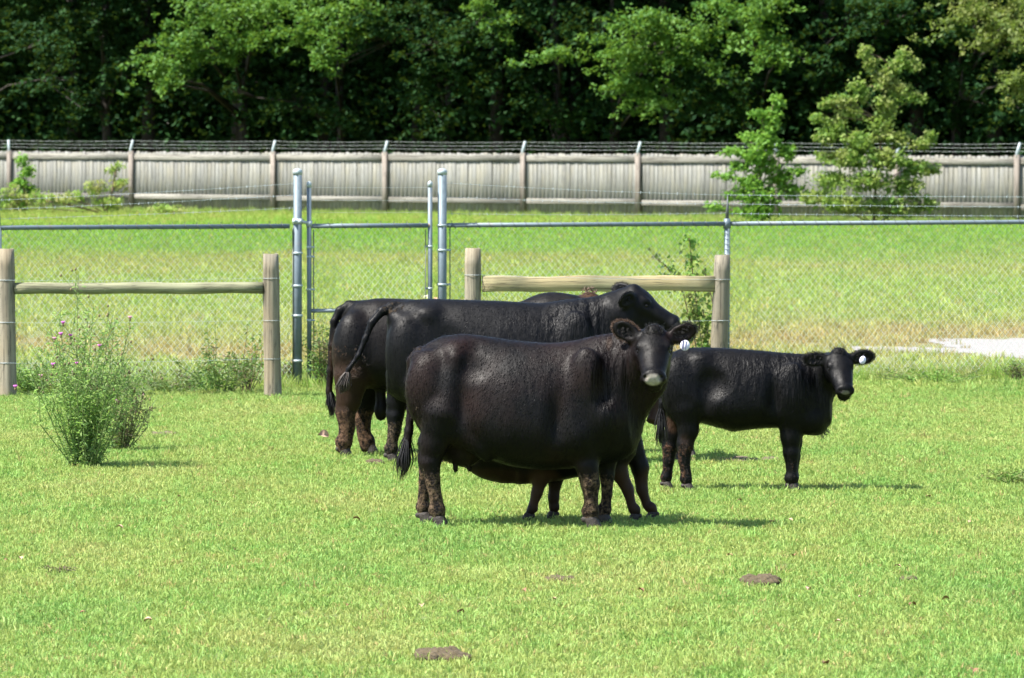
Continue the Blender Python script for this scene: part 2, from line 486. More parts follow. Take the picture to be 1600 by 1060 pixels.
def make_scatter(name, pts, idx_count, coll, smin, smax, seed, tilt=.25, label=None, cat=None):
    r = np.random.default_rng(seed)
    n = len(pts)
    me = bpy.data.meshes.new(name)
    me.vertices.add(n); me.vertices.foreach_set('co', np.ascontiguousarray(pts, dtype=np.float32).ravel())
    a = me.attributes.new('rot', 'FLOAT_VECTOR', 'POINT')
    rot = np.stack([r.normal(0, tilt, n), r.normal(0, tilt, n), r.uniform(0, 6.283, n)], 1).astype(np.float32)
    a.data.foreach_set('vector', rot.ravel())
    attr(me, 'scl', r.uniform(smin, smax, n))
    a = me.attributes.new('pick', 'INT', 'POINT'); a.data.foreach_set('value', r.integers(0, idx_count, n).astype(np.int32))
    o = link(name, me)
    ng = bpy.data.node_groups.new(name + '_nodes', 'GeometryNodeTree')
    ng.interface.new_socket('Geometry', in_out='INPUT', socket_type='NodeSocketGeometry')
    ng.interface.new_socket('Geometry', in_out='OUTPUT', socket_type='NodeSocketGeometry')
    gi = ng.nodes.new('NodeGroupInput'); go = ng.nodes.new('NodeGroupOutput')
    iop = ng.nodes.new('GeometryNodeInstanceOnPoints')
    ci = ng.nodes.new('GeometryNodeCollectionInfo'); ci.inputs['Collection'].default_value = coll
    ci.inputs['Separate Children'].default_value = True; ci.inputs['Reset Children'].default_value = True
    def named(nm, ty):
        x = ng.nodes.new('GeometryNodeInputNamedAttribute'); x.data_type = ty; x.inputs[0].default_value = nm
        return x.outputs[0]
    ng.links.new(gi.outputs[0], iop.inputs['Points']); ng.links.new(ci.outputs[0], iop.inputs['Instance'])
    iop.inputs['Pick Instance'].default_value = True
    ng.links.new(named('pick', 'INT'), iop.inputs['Instance Index'])
    e = ng.nodes.new('FunctionNodeEulerToRotation'); ng.links.new(named('rot', 'FLOAT_VECTOR'), e.inputs[0])
    ng.links.new(e.outputs[0], iop.inputs['Rotation'])
    ng.links.new(named('scl', 'FLOAT'), iop.inputs['Scale'])
    ng.links.new(iop.outputs[0], go.inputs[0])
    md = o.modifiers.new('scatter', 'NODES'); md.node_group = ng
    return tag(o, label, cat, kind='stuff')

def coll_of(prefix, meshes, mat):
    c = bpy.data.collections.new(prefix)
    for i, me in enumerate(meshes):
        me.materials.append(mat)
        o = bpy.data.objects.new('%s_%02d' % (prefix, i), me); c.objects.link(o)
    return c

short = coll_of('lawn_source', [tuft_mesh('lawn_tuft', 22, .032 + .006 * (i % 3), .062, .0052, 10 + i, .9) for i in range(8)], M['grass'])
long_ = coll_of('meadow_source', [tuft_mesh('meadow_tuft', 16, .10 + .02 * (i % 3), .09, .009, 30 + i, .6) for i in range(6)], M['grass'])
edge_ = coll_of('verge_source', [tuft_mesh('verge_tuft', 18, .24 + .06 * (i % 3), .10, .009, 50 + i, .6) for i in range(6)], M['tall'])
lush = coll_of('lush_source', [tuft_mesh('lush_tuft', 14, .075, .05, .006, 70 + i, .8) for i in range(4)], M['grass'])

def trapezoid(n, y0, y1, margin=.9, bias=0):
    """points spread evenly over the strip of ground the lens can see between two distances"""
    y = rng.uniform(0, 1, n); a0, a1 = y0 ** 2, y1 ** 2
    y = np.sqrt(a0 + (a1 - a0) * y)
    half = y * 800 / F + margin
    x = rng.uniform(-1, 1, n) * half
    return np.stack([x, y, np.zeros(n)], 1)

pts = trapezoid(230000, 26.5, 62, 2.9)
make_scatter('pasture_grass', pts, 8, short, .65, 1.25, 1, label='short bright green grazed grass under the cattle', cat='grass')
pl = []
for _ in range(330):
    c = trapezoid(1, 27.5, 60)[0]; k = rng.integers(5, 26); s = rng.uniform(.08, .32)
    pl.append(c + np.stack([rng.normal(0, s * 1.6, k), rng.normal(0, s, k), np.zeros(k)], 1))
pr = []
for _ in range(95):
    c = trapezoid(1, 28, 60)[0]; k = rng.integers(4, 14); q = rng.uniform(.05, .22)
    pr.append(c + np.stack([rng.normal(0, q * 1.8, k), rng.normal(0, q, k), np.zeros(k)], 1))
make_scatter('rank_grass', np.concatenate(pr), 6, long_, .35, .75, 12, label='rank longer grass standing in loose patches that the cattle left', cat='grass')
make_scatter('grass_tufts', np.concatenate(pl), 4, lush, .6, 1.3, 2, label='taller darker tufts scattered through the grazed pasture', cat='grass')
pts = trapezoid(80000, 59.5, 182, 4.5)
keep = np.ones(len(pts), bool)
GR = ground(1640, 545)
def in_gravel(p):
    u = (p[:, 0] - (X(1650, 68.5))) / 1.25; v = (p[:, 1] - 71.0) / 3.4
    w = np.sin(p[:, 0] * 9.0) * .08 + np.sin(p[:, 1] * 3.1) * .07
    a = (u * u + v * v) < 1 + w
    b = (np.abs(p[:, 1] - 70.6 - .25 * np.sin(p[:, 0] * 2)) < .95) & (p[:, 0] > X(1335, 70.6)) & (p[:, 0] < X(1600, 70))
    return a | b
keep &= ~(in_gravel(pts) & (rng.uniform(0, 1, len(pts)) < .97))
make_scatter('meadow_grass', pts[keep], 6, long_, .6, 1.25, 3, label='longer yellow green meadow grass beyond the chain-link fence', cat='grass')
# verge along the chain-link fence and at the foot of the board fence
vx = rng.uniform(-150, 1750, 1500); vy = np.array([link_Y(a) for a in vx]) + rng.normal(0, .35, len(vx))
v1 = np.stack([(vx - 800) * vy / F, vy, vx * 0], 1)
fx = rng.uniform(-200, 1800, 4200); fy = np.array([fence_Y(a) for a in fx]) - np.abs(rng.normal(0, 2.2, len(fx))) - .3
v2 = np.stack([(fx - 800) * fy / F, fy, fx * 0], 1)
make_scatter('fence_verge_grass', v1, 6, edge_, .35, .8, 4, tilt=.3, label='uncut grass growing along the foot of the chain-link fence', cat='grass')
make_scatter('board_fence_grass', v2, 6, edge_, .3, .85, 5, tilt=.3, label='tall pale grass along the foot of the grey board fence', cat='grass')

# gravel patch and path at the right, a sheet lying on the soil
def blob_sheet(name, cx, cy, rx, ry, mat, seed, z=.004, n=40, h=0.0, kind='structure', label=None, cat=None):
    r = np.random.default_rng(seed); ph = r.uniform(0, 6.28, 6)
    V = [(cx, cy, z + h)]; Fs = []; S = []
    rings = 5
    for j in range(1, rings + 1):
        for k in range(n):
            t = 2 * math.pi * k / n
            q = 1 + .16 * math.sin(3 * t + ph[0]) + .10 * math.sin(5 * t + ph[1]) + .07 * math.sin(9 * t + ph[2]) + .05 * math.sin(14 * t + ph[3])
            f = j / rings
            hz = h * (1 - f ** 2.6) + (r.normal(0, .16) * h if j < rings else 0)
            V.append((cx + math.cos(t) * rx * q * f, cy + math.sin(t) * ry * q * f, z + max(hz, -z)))
    for k in range(n): Fs += [0, 1 + k, 1 + (k + 1) % n]; S.append(3)
    for j in range(rings - 1):
        for k in range(n):
            a, b = 1 + j * n + k, 1 + j * n + (k + 1) % n
            Fs += [a, a + n, b + n, b]; S.append(4)
    o = link(name, mesh_from(name, np.array(V) - np.array([cx, cy, 0]), Fs, S, True), mat, loc=(cx, cy, 0))
    return tag(o, label, cat, kind=kind)

blob_sheet('gravel_patch', X(1655, 70), 71.0, 1.3, 3.5, M['gravel'], 3)
pth = MB(); P0 = []
for i in range(41):
    x = X(1335, 70.6) + i * .05; y = 70.6 + .25 * math.sin(x * 2)
    wv = .75 + .15 * math.sin(i * 1.7)
    P0 += [(x, y - wv, .003), (x, y + wv, .003)]
pth.add(P0, [(2 * i, 2 * i + 2, 2 * i + 3, 2 * i + 1) for i in range(40)])
tag(pth.build('gravel_path', M['gravel'], smooth=False), kind='structure')

# ------------------------------------------------------------------ signed-distance modelling of the animals
def smin(a, b, k):
    h = np.maximum(k - np.abs(a - b), 0) / k
    return np.minimum(a, b) - h * h * k * .25

class Field:
    def __init__(s, lo, hi, vox):
        s.lo = np.array(lo, float); s.vox = vox
        s.n = np.ceil((np.array(hi) - s.lo) / vox).astype(int) + 1
        s.a = np.full(s.n, 1.0, dtype=np.float32)
    def region(s, lo, hi):
        i0 = np.clip(np.floor((np.array(lo) - s.lo) / s.vox).astype(int), 0, s.n - 1)
        i1 = np.clip(np.ceil((np.array(hi) - s.lo) / s.vox).astype(int) + 1, 1, s.n)
        sl = tuple(slice(a, max(b, a + 1)) for a, b in zip(i0, i1))
        ax = [s.lo[d] + s.vox * np.arange(sl[d].start, sl[d].stop) for d in range(3)]
        return sl, np.meshgrid(*ax, indexing='ij', sparse=True)
    def apply(s, fn, lo, hi, k=.03, sub=False, pad=None):
        pad = (k + 3 * s.vox) if pad is None else pad
        sl, g = s.region(np.array(lo) - pad, np.array(hi) + pad)
        f = fn(*g).astype(np.float32)
        if sub: s.a[sl] = -smin(-s.a[sl], f, k)
        else: s.a[sl] = smin(s.a[sl], f, k)
    def ell(s, c, r, k=.04, R=None, sub=False):
        """ellipsoid; R = 3x3 with the local axes as rows"""
        c = np.array(c, float); r = np.array(r, float); m = max(r)
        if R is None: R = np.eye(3)
        def fn(x, y, z):
            dx, dy, dz = x - c[0], y - c[1], z - c[2]
            u = [(R[i][0] * dx + R[i][1] * dy + R[i][2] * dz) / r[i] for i in range(3)]
            q = np.sqrt(u[0] ** 2 + u[1] ** 2 + u[2] ** 2)
            q2 = np.sqrt((u[0] / r[0]) ** 2 + (u[1] / r[1]) ** 2 + (u[2] / r[2]) ** 2) + 1e-9
            return q * (q - 1) / q2
        s.apply(fn, c - m, c + m, k, sub)
    def cone(s, a, b, ra, rb, k=.04, sq=(1, 1, 1)):
        """tapered capsule, optionally squashed along the world axes"""
        a = np.array(a, float); b = np.array(b, float); q = np.array(sq, float)
        A, B = a / q, b / q; d = B - A; L2 = max((d ** 2).sum(), 1e-9)
        def fn(x, y, z):
            X_, Y_, Z_ = x / q[0], y / q[1], z / q[2]
            t = np.clip(((X_ - A[0]) * d[0] + (Y_ - A[1]) * d[1] + (Z_ - A[2]) * d[2]) / L2, 0, 1)
            return (np.sqrt((X_ - A[0] - t * d[0]) ** 2 + (Y_ - A[1] - t * d[1]) ** 2 + (Z_ - A[2] - t * d[2]) ** 2) - (ra + (rb - ra) * t)) * q.min()
        m = max(ra, rb) * max(1, q.max())
        s.apply(fn, np.minimum(a, b) - m, np.maximum(a, b) + m, k)
    def chain(s, pts, rad, k=.03, sq=(1, 1, 1)):
        for i in range(len(pts) - 1): s.cone(pts[i], pts[i + 1], rad[i], rad[i + 1], k, sq)
    def torso(s, st, p=2.35, k=.05, egg=.22, yoff=None):
        """stations (x, z_top, z_bottom, half width)"""
        st = np.array(sorted(st), float)
        xs = np.linspace(st[0, 0], st[-1, 0], 200)
        cols = []
        for c in (1, 2, 3):
            v = np.interp(xs, st[:, 0], st[:, c])
            ker = np.hanning(17); ker /= ker.sum()
            v = np.convolve(np.pad(v, 8, mode='edge'), ker, mode='valid')
            cols.append(v)
        x0, x1 = st[0, 0], st[-1, 0]
        def fn(x, y, z):
            xc = np.clip(x, x0, x1)
            top, bot, w = [np.interp(xc, xs, c) for c in cols]
            zc = (top + bot) / 2; h = (top - bot) / 2
            zz = (z - zc) / h
            ww = w * (1 - egg * .35 - egg * np.clip(zz + .15, -1, 1) + egg * .35)
            q = (np.abs(y / ww) ** p + np.abs(zz) ** p) ** (1 / p)
            d = (q - 1) * np.minimum(w, h)
            e = np.maximum(x0 - x, x - x1)
            return np.where(e > 0, np.sqrt(np.maximum(d, 0) ** 2 + e ** 2), np.maximum(d, -.2) + 0 * e)
        m = st[:, 3].max() * 1.15
        s.apply(fn, (x0, -m, st[:, 2].min()), (x1, m, st[:, 1].max()), k, pad=.12)
    def folds(s, c, r, freq, amp, slope=0.0, seed=0):
        """skin folds: shallow vertical furrows inside an ellipsoidal patch"""
        c = np.array(c, float); r = np.array(r, float)
        sl, (x, y, z) = s.region(c - r, c + r)
        u = ((x - c[0]) / r[0]) ** 2 + ((y - c[1]) / r[1]) ** 2 + ((z - c[2]) / r[2]) ** 2
        m = np.clip(1 - u, 0, 1)
        ph = (x + slope * (z - c[2])) * freq + 1.3 * np.sin(z * 7 + seed) + 1.1 * np.sin(x * 17 + z * 5 + seed)
        w = np.sin(ph) * (.6 + .4 * np.sin(x * 31 + z * 3 + seed * 2))
        s.a[sl] += (amp * np.maximum(w, -.4) * m).astype(np.float32)
    def lumps(s, amp, f=9.0, zmax=None, seed=0.0):
        sl, (x, y, z) = s.region(s.lo, s.lo + s.n * s.vox)
        w = np.sin(x * f + 1.7 * np.sin(z * f * .8 + seed)) * np.sin(y * f * 1.1 + seed) + np.sin(z * f * 1.2 + 1.3 * np.sin(x * f * .7 + seed))
        if zmax is not None: w = w * np.clip((zmax - z) / .15, 0, 1)
        s.a += (amp * w).astype(np.float32)
    def mesh(s, name):
        gr = openvdb.FloatGrid(); gr.background = 1.0
        gr.copyFromArray(s.a)
        p, q = gr.convertToQuads(0.0)
        p = p * s.vox + s.lo
        q = q.astype(np.int64)
        a, b, c, d = (p[q[:, i]] for i in range(4))
        vol = (np.einsum('ij,ij->i', a, np.cross(b, c)) + np.einsum('ij,ij->i', a, np.cross(c, d))).sum()
        if vol < 0: q = q[:, ::-1]
        # two passes of smoothing keep the skin free of voxel steps
        for it in range(2):
            acc = np.zeros_like(p); cnt = np.zeros(len(p))
            for i in range(4):
                np.add.at(acc, q[:, i], p[q[:, (i + 1) % 4]] + p[q[:, (i - 1) % 4]]); np.add.at(cnt, q[:, i], 2)
            p = p * .5 + .5 * acc / cnt[:, None]
        return mesh_from(name, p, q, np.full(len(q), 4), True), p

def basis(fwd, up):
    f = np.array(fwd, float); f /= np.linalg.norm(f)
    u = np.array(up, float); u -= f * u.dot(f); u /= np.linalg.norm(u)
    w = np.cross(f, u)
    return f, u, w           # nose direction, forehead direction, side

def hoof_mesh(s=1.0):
    f = Field((-.12 * s, -.09 * s, -.01), (.14 * s, .09 * s, .14 * s), .006 * s)
    for sd in (-1, 1):
        f.cone((.015 * s, sd * .027 * s, .012 * s), (-.005 * s, sd * .024 * s, .075 * s), .036 * s, .032 * s, .008, (1.25, .85, 1))
        f.cone((.045 * s, sd * .024 * s, .010 * s), (.01 * s, sd * .024 * s, .05 * s), .022 * s, .028 * s, .015)
        f.ell((-.055 * s, sd * .022 * s, .075 * s), (.018 * s, .014 * s, .02 * s), .01)
    return f.mesh('hoof')[0]

HOOF = {}
def hoof(parent, loc, s, yaw, mat=None):
    key = round(s, 2)
    if key not in HOOF:
        HOOF[key] = hoof_mesh(s); HOOF[key].materials.append(M['hoof'])
    o = link('hoof', HOOF[key], None, parent, loc)
    o.rotation_euler = (0, 0, yaw)
    return o

def strands(name, parent, mat, roots, tips, rad, n=3, bend=.02, seed=1, seg=4):
    r = np.random.default_rng(seed); mb = MB()
    for a, b in zip(roots, tips):
        a, b = np.array(a), np.array(b); L = np.linalg.norm(b - a)
        off = r.normal(0, bend, 3); pts = []
        for i in range(seg + 1):
            t = i / seg
            pts.append(a + (b - a) * t + off * math.sin(t * math.pi) + r.normal(0, bend * .25, 3) * (t > 0))
        mb.tube(pts, [rad * (1 - .75 * i / seg) for i in range(seg + 1)], n, caps=False)
    return mb.build(name, mat, parent)

def head_into(f, P, fwd, up, L, ear_dirs, ear_face, ear_len=.46, ear_w=.125, fine=1.0, k=.03, curl=True):
    """adds a bovine head with poll at P; returns a function local -> world for the later details"""
    u, v, w = basis(fwd, up)
    P = np.array(P, float)
    T = lambda a, b, c: P + (u * a + v * b + w * c) * L
    R = np.array([u, v, w])
    f.ell(T(.22, -.16, 0), np.array([.29, .21, .262]) * L, k, R)
    f.ell(T(.03, -.01, 0), np.array([.12, .13, .14]) * L, k * .7, R)                 # poll
    f.ell(T(.24, -.03, 0), np.array([.22, .075, .17]) * L, k, R)                 # flat forehead
    def ec(a, b, ra, rb, kk): f.cone(T(*a), T(*b), ra * L, rb * L, kk)
    ec((.30, -.16, .075), (.80, -.185, .055), .175, .118, k); ec((.30, -.16, -.075), (.80, -.185, -.055), .175, .118, k)
    ec((.45, -.10, 0), (.86, -.13, 0), .085, .085, k)                            # bridge of the nose
    for s_ in (-1, 1):
        ec((.26, -.36, s_ * .095), (.80, -.31, s_ * .055), .115, .075, k)         # jaw
        f.ell(T(.22, -.34, s_ * .12), np.array([.19, .17, .095]) * L, k, R)       # cheek
        f.ell(T(.30, -.035, s_ * .200), np.array([.10, .055, .055]) * L, k * .4, R)  # brow
        f.ell(T(.345, -.110, s_ * .262), np.array([.070, .045, .050]) * L, k * .3, R, sub=True)   # eye socket
    f.ell(T(.895, -.185, 0), np.array([.105, .158, .195]) * L, k * .7, R)         # muzzle
    f.ell(T(.865, -.345, 0), np.array([.115, .075, .13]) * L, k * .4, R)            # lower lip
    for s_ in (-1, 1):
        f.ell(T(.945, -.145, s_ * .105), np.array([.055, .06, .065]) * L, k * .5, R)
        f.ell(T(1.005, -.105, s_ * .120), np.array([.085, .042, .048]) * L, .005, R, sub=True)     # nostril
        f.ell(T(.92, -.262, s_ * .10), np.array([.13, .010, .10]) * L, .006, R, sub=True)         # mouth line
    f.ears = []
    for s_, ed, ef in zip((-1, 1), ear_dirs, ear_face):
        e = np.array(ed, float); e /= np.linalg.norm(e)
        n_ = np.array(ef, float); n_ -= e * n_.dot(e); n_ /= np.linalg.norm(n_)
        sd = np.cross(e, n_)
        root = T(.10, -.08, s_ * .19)
        Re = np.array([e, sd, n_])
        f.ears.append((root + e * ear_len * .56 * L, e, sd, n_, ear_len * .52 * L, ear_w * L))
        f.cone(root - e * .02 * L, root + e * .16 * L, .055 * L, .07 * L, k * .5)
        f.ell(root + e * ear_len * .56 * L, (ear_len * .52 * L, ear_w * L, .055 * L), .02, Re)
        f.ell(root + e * ear_len * .62 * L + n_ * .055 * L, (ear_len * .40 * L, ear_w * .72 * L, .058 * L), .012, Re, sub=True)
    return T, (u, v, w), R

def paint(p, spots):
    """soft masks from lists of (centre, radius, strength)"""
    m = np.zeros(len(p))
    for c, r, s_ in spots:
        c = np.array(c, float); r = np.array(r, float) * np.ones(3)
        d = np.sqrt((((p - c) / r) ** 2).sum(1))
        m = np.maximum(m, s_ * np.clip((1 - d) / .35, 0, 1))
    return m

def add_eyes(parent, T, L, R, name='eye'):
    for s_ in (-1, 1):
        mb = MB(); mb.ball((0, 0, 0), .034 * L, 12, 8)
        o = mb.build(name, M['eye'], parent); o.location = T(.345, -.108, s_ * .218)

def ear_tag(parent, c, n_, up, w, h, stripes=0):
    """oval plastic tag with a thickness and a stud, hanging in the ear"""
    n_ = np.array(n_, float); n_ /= np.linalg.norm(n_)
    up = np.array(up, float); up -= n_ * up.dot(n_); up /= np.linalg.norm(up)
    s_ = np.cross(up, n_); c = np.array(c, float)
    def disc(cc, a, b, th, nseg=20, x0=-1, x1=1):
        V, Fs = [], []
        for z in (-th / 2, th / 2):
            for i in range(nseg):
                t = 2 * math.pi * i / nseg
                V.append(cc + s_ * math.cos(t) * a + up * math.sin(t) * b + n_ * z)
        Fs = [(i, (i + 1) % nseg, nseg + (i + 1) % nseg, nseg + i) for i in range(nseg)] + [tuple(range(nseg - 1, -1, -1)), tuple(range(nseg, 2 * nseg))]
        return V, Fs
    mb = MB(); mb.add(*disc(c, w, h, .004)); t = mb.build('ear_tag', M['tagw'], parent, smooth=False)
    mb = MB()
    if stripes:
        for i in range(stripes):
            a = c + s_ * w * (-.42 + .62 * i / max(1, stripes - 1)) + n_ * .004
            q = s_ * w * (.11 if i else .16)
            hh = up * h * .85
            tilt = s_ * w * .18
            mb.add([a - q - hh + tilt, a + q - hh + tilt, a + q + hh - tilt, a - q + hh - tilt], [(0, 1, 2, 3)])
    else:
        mb.add(*disc(c + up * h * .62 + n_ * .004, w * .22, w * .22, .004, 10))
    mb.build('tag_marking' if stripes else 'stud', M['tagd'] if stripes else M['tagw'], t, smooth=False)
    return t

# ------------------------------------------------------------------ the cattle
class Beast:
    def __init__(s, name, px0, Yc, label, cat, group, hide, vox=.0115, yaw=0.0, lo=None, hi=None, ysign=1):
        s.O = np.array([X(px0, Yc), Yc, 0.0]); s.Yc = Yc
        s.e = empty(name, tuple(s.O), label, cat, group, yaw)
        s.hide = hide
        lo = s.P(*lo); hi = s.P(*hi)
        s.f = Field((min(lo[0], hi[0]), -.66, -.005), (max(lo[0], hi[0]), .60, max(lo[2], hi[2])), vox)
        s.mud, s.brown, s.pale, s.sc = [], [], [], 1.0
        s.short = []; s.dark = []; s.fold = []; s.face = 1
    def P(s, px, py, y=0.0):
        return at(px, py, s.Yc + y) - s.O
    def torso(s, st, **kw):
        s.f.torso([(s.P(px, t)[0], s.P(px, t)[2], s.P(px, b)[2], w) for px, t, b, w in st], **kw)
    def leg(s, y, pts, hoof_px, hs=1.0, yaw=0.0, k=.03, sq=(1, .8, 1), dust=None, hy=None, hk=None):
        ps = [s.P(px, py, y) for px, py, r in pts]; rs = [r for _, _, r in pts]
        yy = y if hy is None else hy
        hx = s.P(hoof_px, 800, yy)[0]
        ps[-1][2] = max(ps[-1][2], .12 * hs)
        for i, p in enumerate(ps): p[1] = y + (yy - y) * (i / (len(ps) - 1)) ** 1.5
        ps.append(np.array([hx - .012 * math.cos(yaw), yy, .075 * hs])); rs.append(rs[-1] * .96)
        for i in range(len(ps) - 1):
            f = min(1, max(0, i / 2)); q = (1, sq[1] * (1 - f) + .85 * f, 1)
            s.f.cone(ps[i], ps[i + 1], rs[i], rs[i + 1], k if i < 2 else k * .45, (1, 1, 1) if i > 1 else q)
        if hk is not None:                       # the point of the hock standing out behind, tendon below it
            q = ps[hk] + np.array([-rs[hk] * .62 * math.cos(yaw), 0, .022]); rr_ = rs[hk] * .46
            s.f.ell(q, (rr_, rr_ * .9, rr_ * 1.5), .02)
            s.f.cone(q - [0, 0, .02], ps[-2] + np.array([-rs[-2] * .45 * math.cos(yaw), 0, .02]), rr_ * .55, rr_ * .45, .02)
        s.f.ell(ps[-2] + np.array([-.012 * math.cos(yaw), 0, 0]), (rs[-2] * 1.12, rs[-2] * 1.05, rs[-2] * .9), .02)
        hoof(s.e, (hx, yy, -.012), hs, yaw)
        return ps
    def finish(s):
        me, p = s.f.mesh('body')
        z = p[:, 2]
        attr(me, 'mud', np.clip(paint(p, s.mud), 0, 1)); attr(me, 'brown', np.clip(paint(p, s.brown), 0, 1)); attr(me, 'pale', np.clip(paint(p, s.pale) * (1 - paint(p, s.dark)), 0, 1))
        attr(me, 'fold', np.clip(paint(p, s.fold), 0, 1)); s.p = p
        o = link('body', me, s.hide, s.e)
        if s.hairs: s.coat(me, p)
        return o
    hairs = 0; head = None
    def coat(s, me, p):
        n = len(me.vertices); nr = np.empty(n * 3, dtype=np.float32)
        me.vertex_normals.foreach_get('vector', nr); nr = nr.reshape(-1, 3).astype(float)
        r = np.random.default_rng(len(p)); i = r.integers(0, n, s.hairs)
        c = p[i] + r.normal(0, s.f.vox * .4, (s.hairs, 3)); m = nr[i]
        keep = (p[i][:, 2] > .10)
        L = np.full(s.hairs, .0185) * r.uniform(.5, 1.25, s.hairs)
        for cc, rad, k in s.short:
            d = np.linalg.norm(p[i] - np.array(cc), axis=1); L = np.where(d < rad, L * k, L)
            keep &= ~((d < rad) & (k < .05))
        L = np.where(p[i][:, 2] < .45, L * .6, L)
        swirl = np.sin(p[i] @ np.array([5., 3., 7.]))[:, None] * np.array([[.35, 0, 0]])
        g_ = np.array([-.35 * s.face, 0, -1.]) + swirl + r.normal(0, .10, (s.hairs, 3))
        t = g_ - m * (g_ * m).sum(1)[:, None]; t /= np.linalg.norm(t, axis=1)[:, None] + 1e-9
        w = np.cross(m, t); t2 = t + m * r.uniform(.0, .115, (s.hairs, 1)); L = L[:, None]
        mm = m + w * r.normal(0, .13, (s.hairs, 1)); w = np.cross(mm, t2); w /= np.linalg.norm(w, axis=1)[:, None] + 1e-9
        wd = (.0016 * r.uniform(.6, 1.5, (s.hairs, 1))) * np.minimum(1, L / .02)
        c = c - m * .001
        V = np.stack([c - w * wd, c + w * wd, c + t2 * L * .55 + w * wd * .8 + m * .001, c + t2 * L * .55 - w * wd * .8 + m * .001, c + (t2 * .8 - m * .02 + np.array([0, 0, -.2])) * L], 1)[keep]
        k = len(V); b = np.arange(k)[:, None] * 5
        F_ = np.concatenate([(b + np.array([[0, 1, 2, 3]])).reshape(-1), (b + np.array([[3, 2, 4]])).reshape(-1)])
        h = mesh_from('coat', V.reshape(-1, 3), F_, np.concatenate([np.full(k, 4), np.full(k, 3)]), True)
        q = V.reshape(-1, 3)
        for nm in ('mud', 'brown', 'pale', 'fold'):
            src_ = np.empty(n, dtype=np.float32); me.attributes[nm].data.foreach_get('value', src_)
            attr(h, nm, np.repeat(src_[i][keep], 5))
        o = link('coat', h, s.hide, s.e); o['kind'] = 'stuff'

G_COW = 'black cattle grazing in the paddock'
hideA = m_hide('brown_black_hide', (.0026, .0021, .0021), (.016, .0066, .0046), .6, (.15, .105, .068))
hideC = m_hide('blue_black_hide', (.0020, .0020, .0027), (.0045, .004, .004), .3, (.12, .09, .062))
hideD = m_hide('bull_hide', (.0022, .0020, .0021), (.007, .0045, .0035), .6, (.15, .092, .06))
hideG = m_hide('jet_black_hide', (.0016, .0015, .0018), (.004, .003, .0028), .4, (.11, .062, .042))
hideB = m_hide('calf_hide', (.0040, .0033, .0028), (.012, .0075, .0045), .5, (.13, .09, .05))

# --- A: the near cow, broadside, looking at the camera
A = Beast('cow', 820, 39.95, 'largest brownish black cow standing broadside in front, with a striped white ear tag',
          'cow', G_COW, hideA, yaw=-.10, lo=(600, 480), hi=(1110, 830))
f = A.f
A.torso([(650, 558, 655, .14), (661, 540, 675, .195), (688, 526, 690, .255), (722, 522, 700, .285), (760, 527, 716, .335), (800, 532, 728, .375), (850, 535, 734, .365),
         (900, 535, 731, .325), (940, 535, 725, .275), (968, 540, 712, .225), (985, 565, 692, .17)], p=2.25)
for s_ in (-1, 1):
    f.ell(A.P(714, 550, 0) + [0, s_ * .150, 0], (.07, .06, .05), .10)             # hook bones
    f.ell(A.P(655, 560, 0) + [0, s_ * .105, 0], (.05, .045, .05), .06)
    f.ell(A.P(676, 610, 0) + [0, s_ * .155, 0], (.175, .13, .27), .06)             # thigh
    f.ell(A.P(705, 655, 0) + [0, s_ * .20, 0], (.09, .075, .13), .07)              # stifle
    f.ell(A.P(922, 600, 0) + [0, s_ * .22, 0], (.13, .085, .26), .06)             # shoulder
    f.ell(A.P(948, 650, 0) + [0, s_ * .17, 0], (.12, .12, .13), .08)               # point of shoulder
    f.ell(A.P(908, 675, 0) + [0, s_ * .235, 0], (.10, .085, .13), .045)
f.ell(A.P(905, 566, 0), (.22, .15, .10), .08)                                      # withers
for s_ in (-1, 1):
    f.ell(A.P(746, 566, 0) + [0, s_ * .315, 0], (.10, .075, .085), .08, sub=True)     # hollow of the flank
    f.ell(A.P(728, 622, 0) + [0, s_ * .375, 0], (.055, .085, .19), .07, sub=True)
    f.cone(A.P(716, 560, 0) + [0, s_ * .215, 0], A.P(704, 640, 0) + [0, s_ * .265, 0], .045, .06, .06)
    f.cone(A.P(716, 655, 0) + [0, s_ * .255, 0], A.P(765, 712, 0) + [0, s_ * .20, 0], .035, .03, .05)      # crease before the thigh
    f.ell(A.P(878, 640, 0) + [0, s_ * .385, 0], (.05, .085, .22), .07, sub=True)
    f.ell(A.P(952, 590, 0) + [0, s_ * .285, 0], (.05, .07, .16), .06, sub=True)      # crease behind the shoulder
f.ell(A.P(966, 672, 0), (.145, .15, .19), .08)                                     # brisket
f.cone(A.P(935, 600, 0), A.P(1003, 566, -.03), .275, .185, .08, (1, .72, 1))       # neck
f.cone(A.P(965, 640, 0), A.P(1012, 600, -.06), .20, .13, .07, (1, .62, 1))
f.cone(A.P(940, 562, 0), A.P(1000, 548, -.02), .13, .13, .08, (1, .7, 1))
f.cone(A.P(698, 698, -.03), A.P(726, 703, -.05), .10, .125, .05)                          # udder
for s_ in (-1, 1):
    f.cone(A.P(712, 718, s_ * .06 - .05), A.P(713, 738, s_ * .065 - .05), .020, .014, .015)
    f.cone(A.P(732, 718, s_ * .06 - .05), A.P(735, 736, s_ * .065 - .05), .018, .013, .015)
f.cone(A.P(708, 672, -.20), A.P(760, 700, -.22), .05, .03, .08)
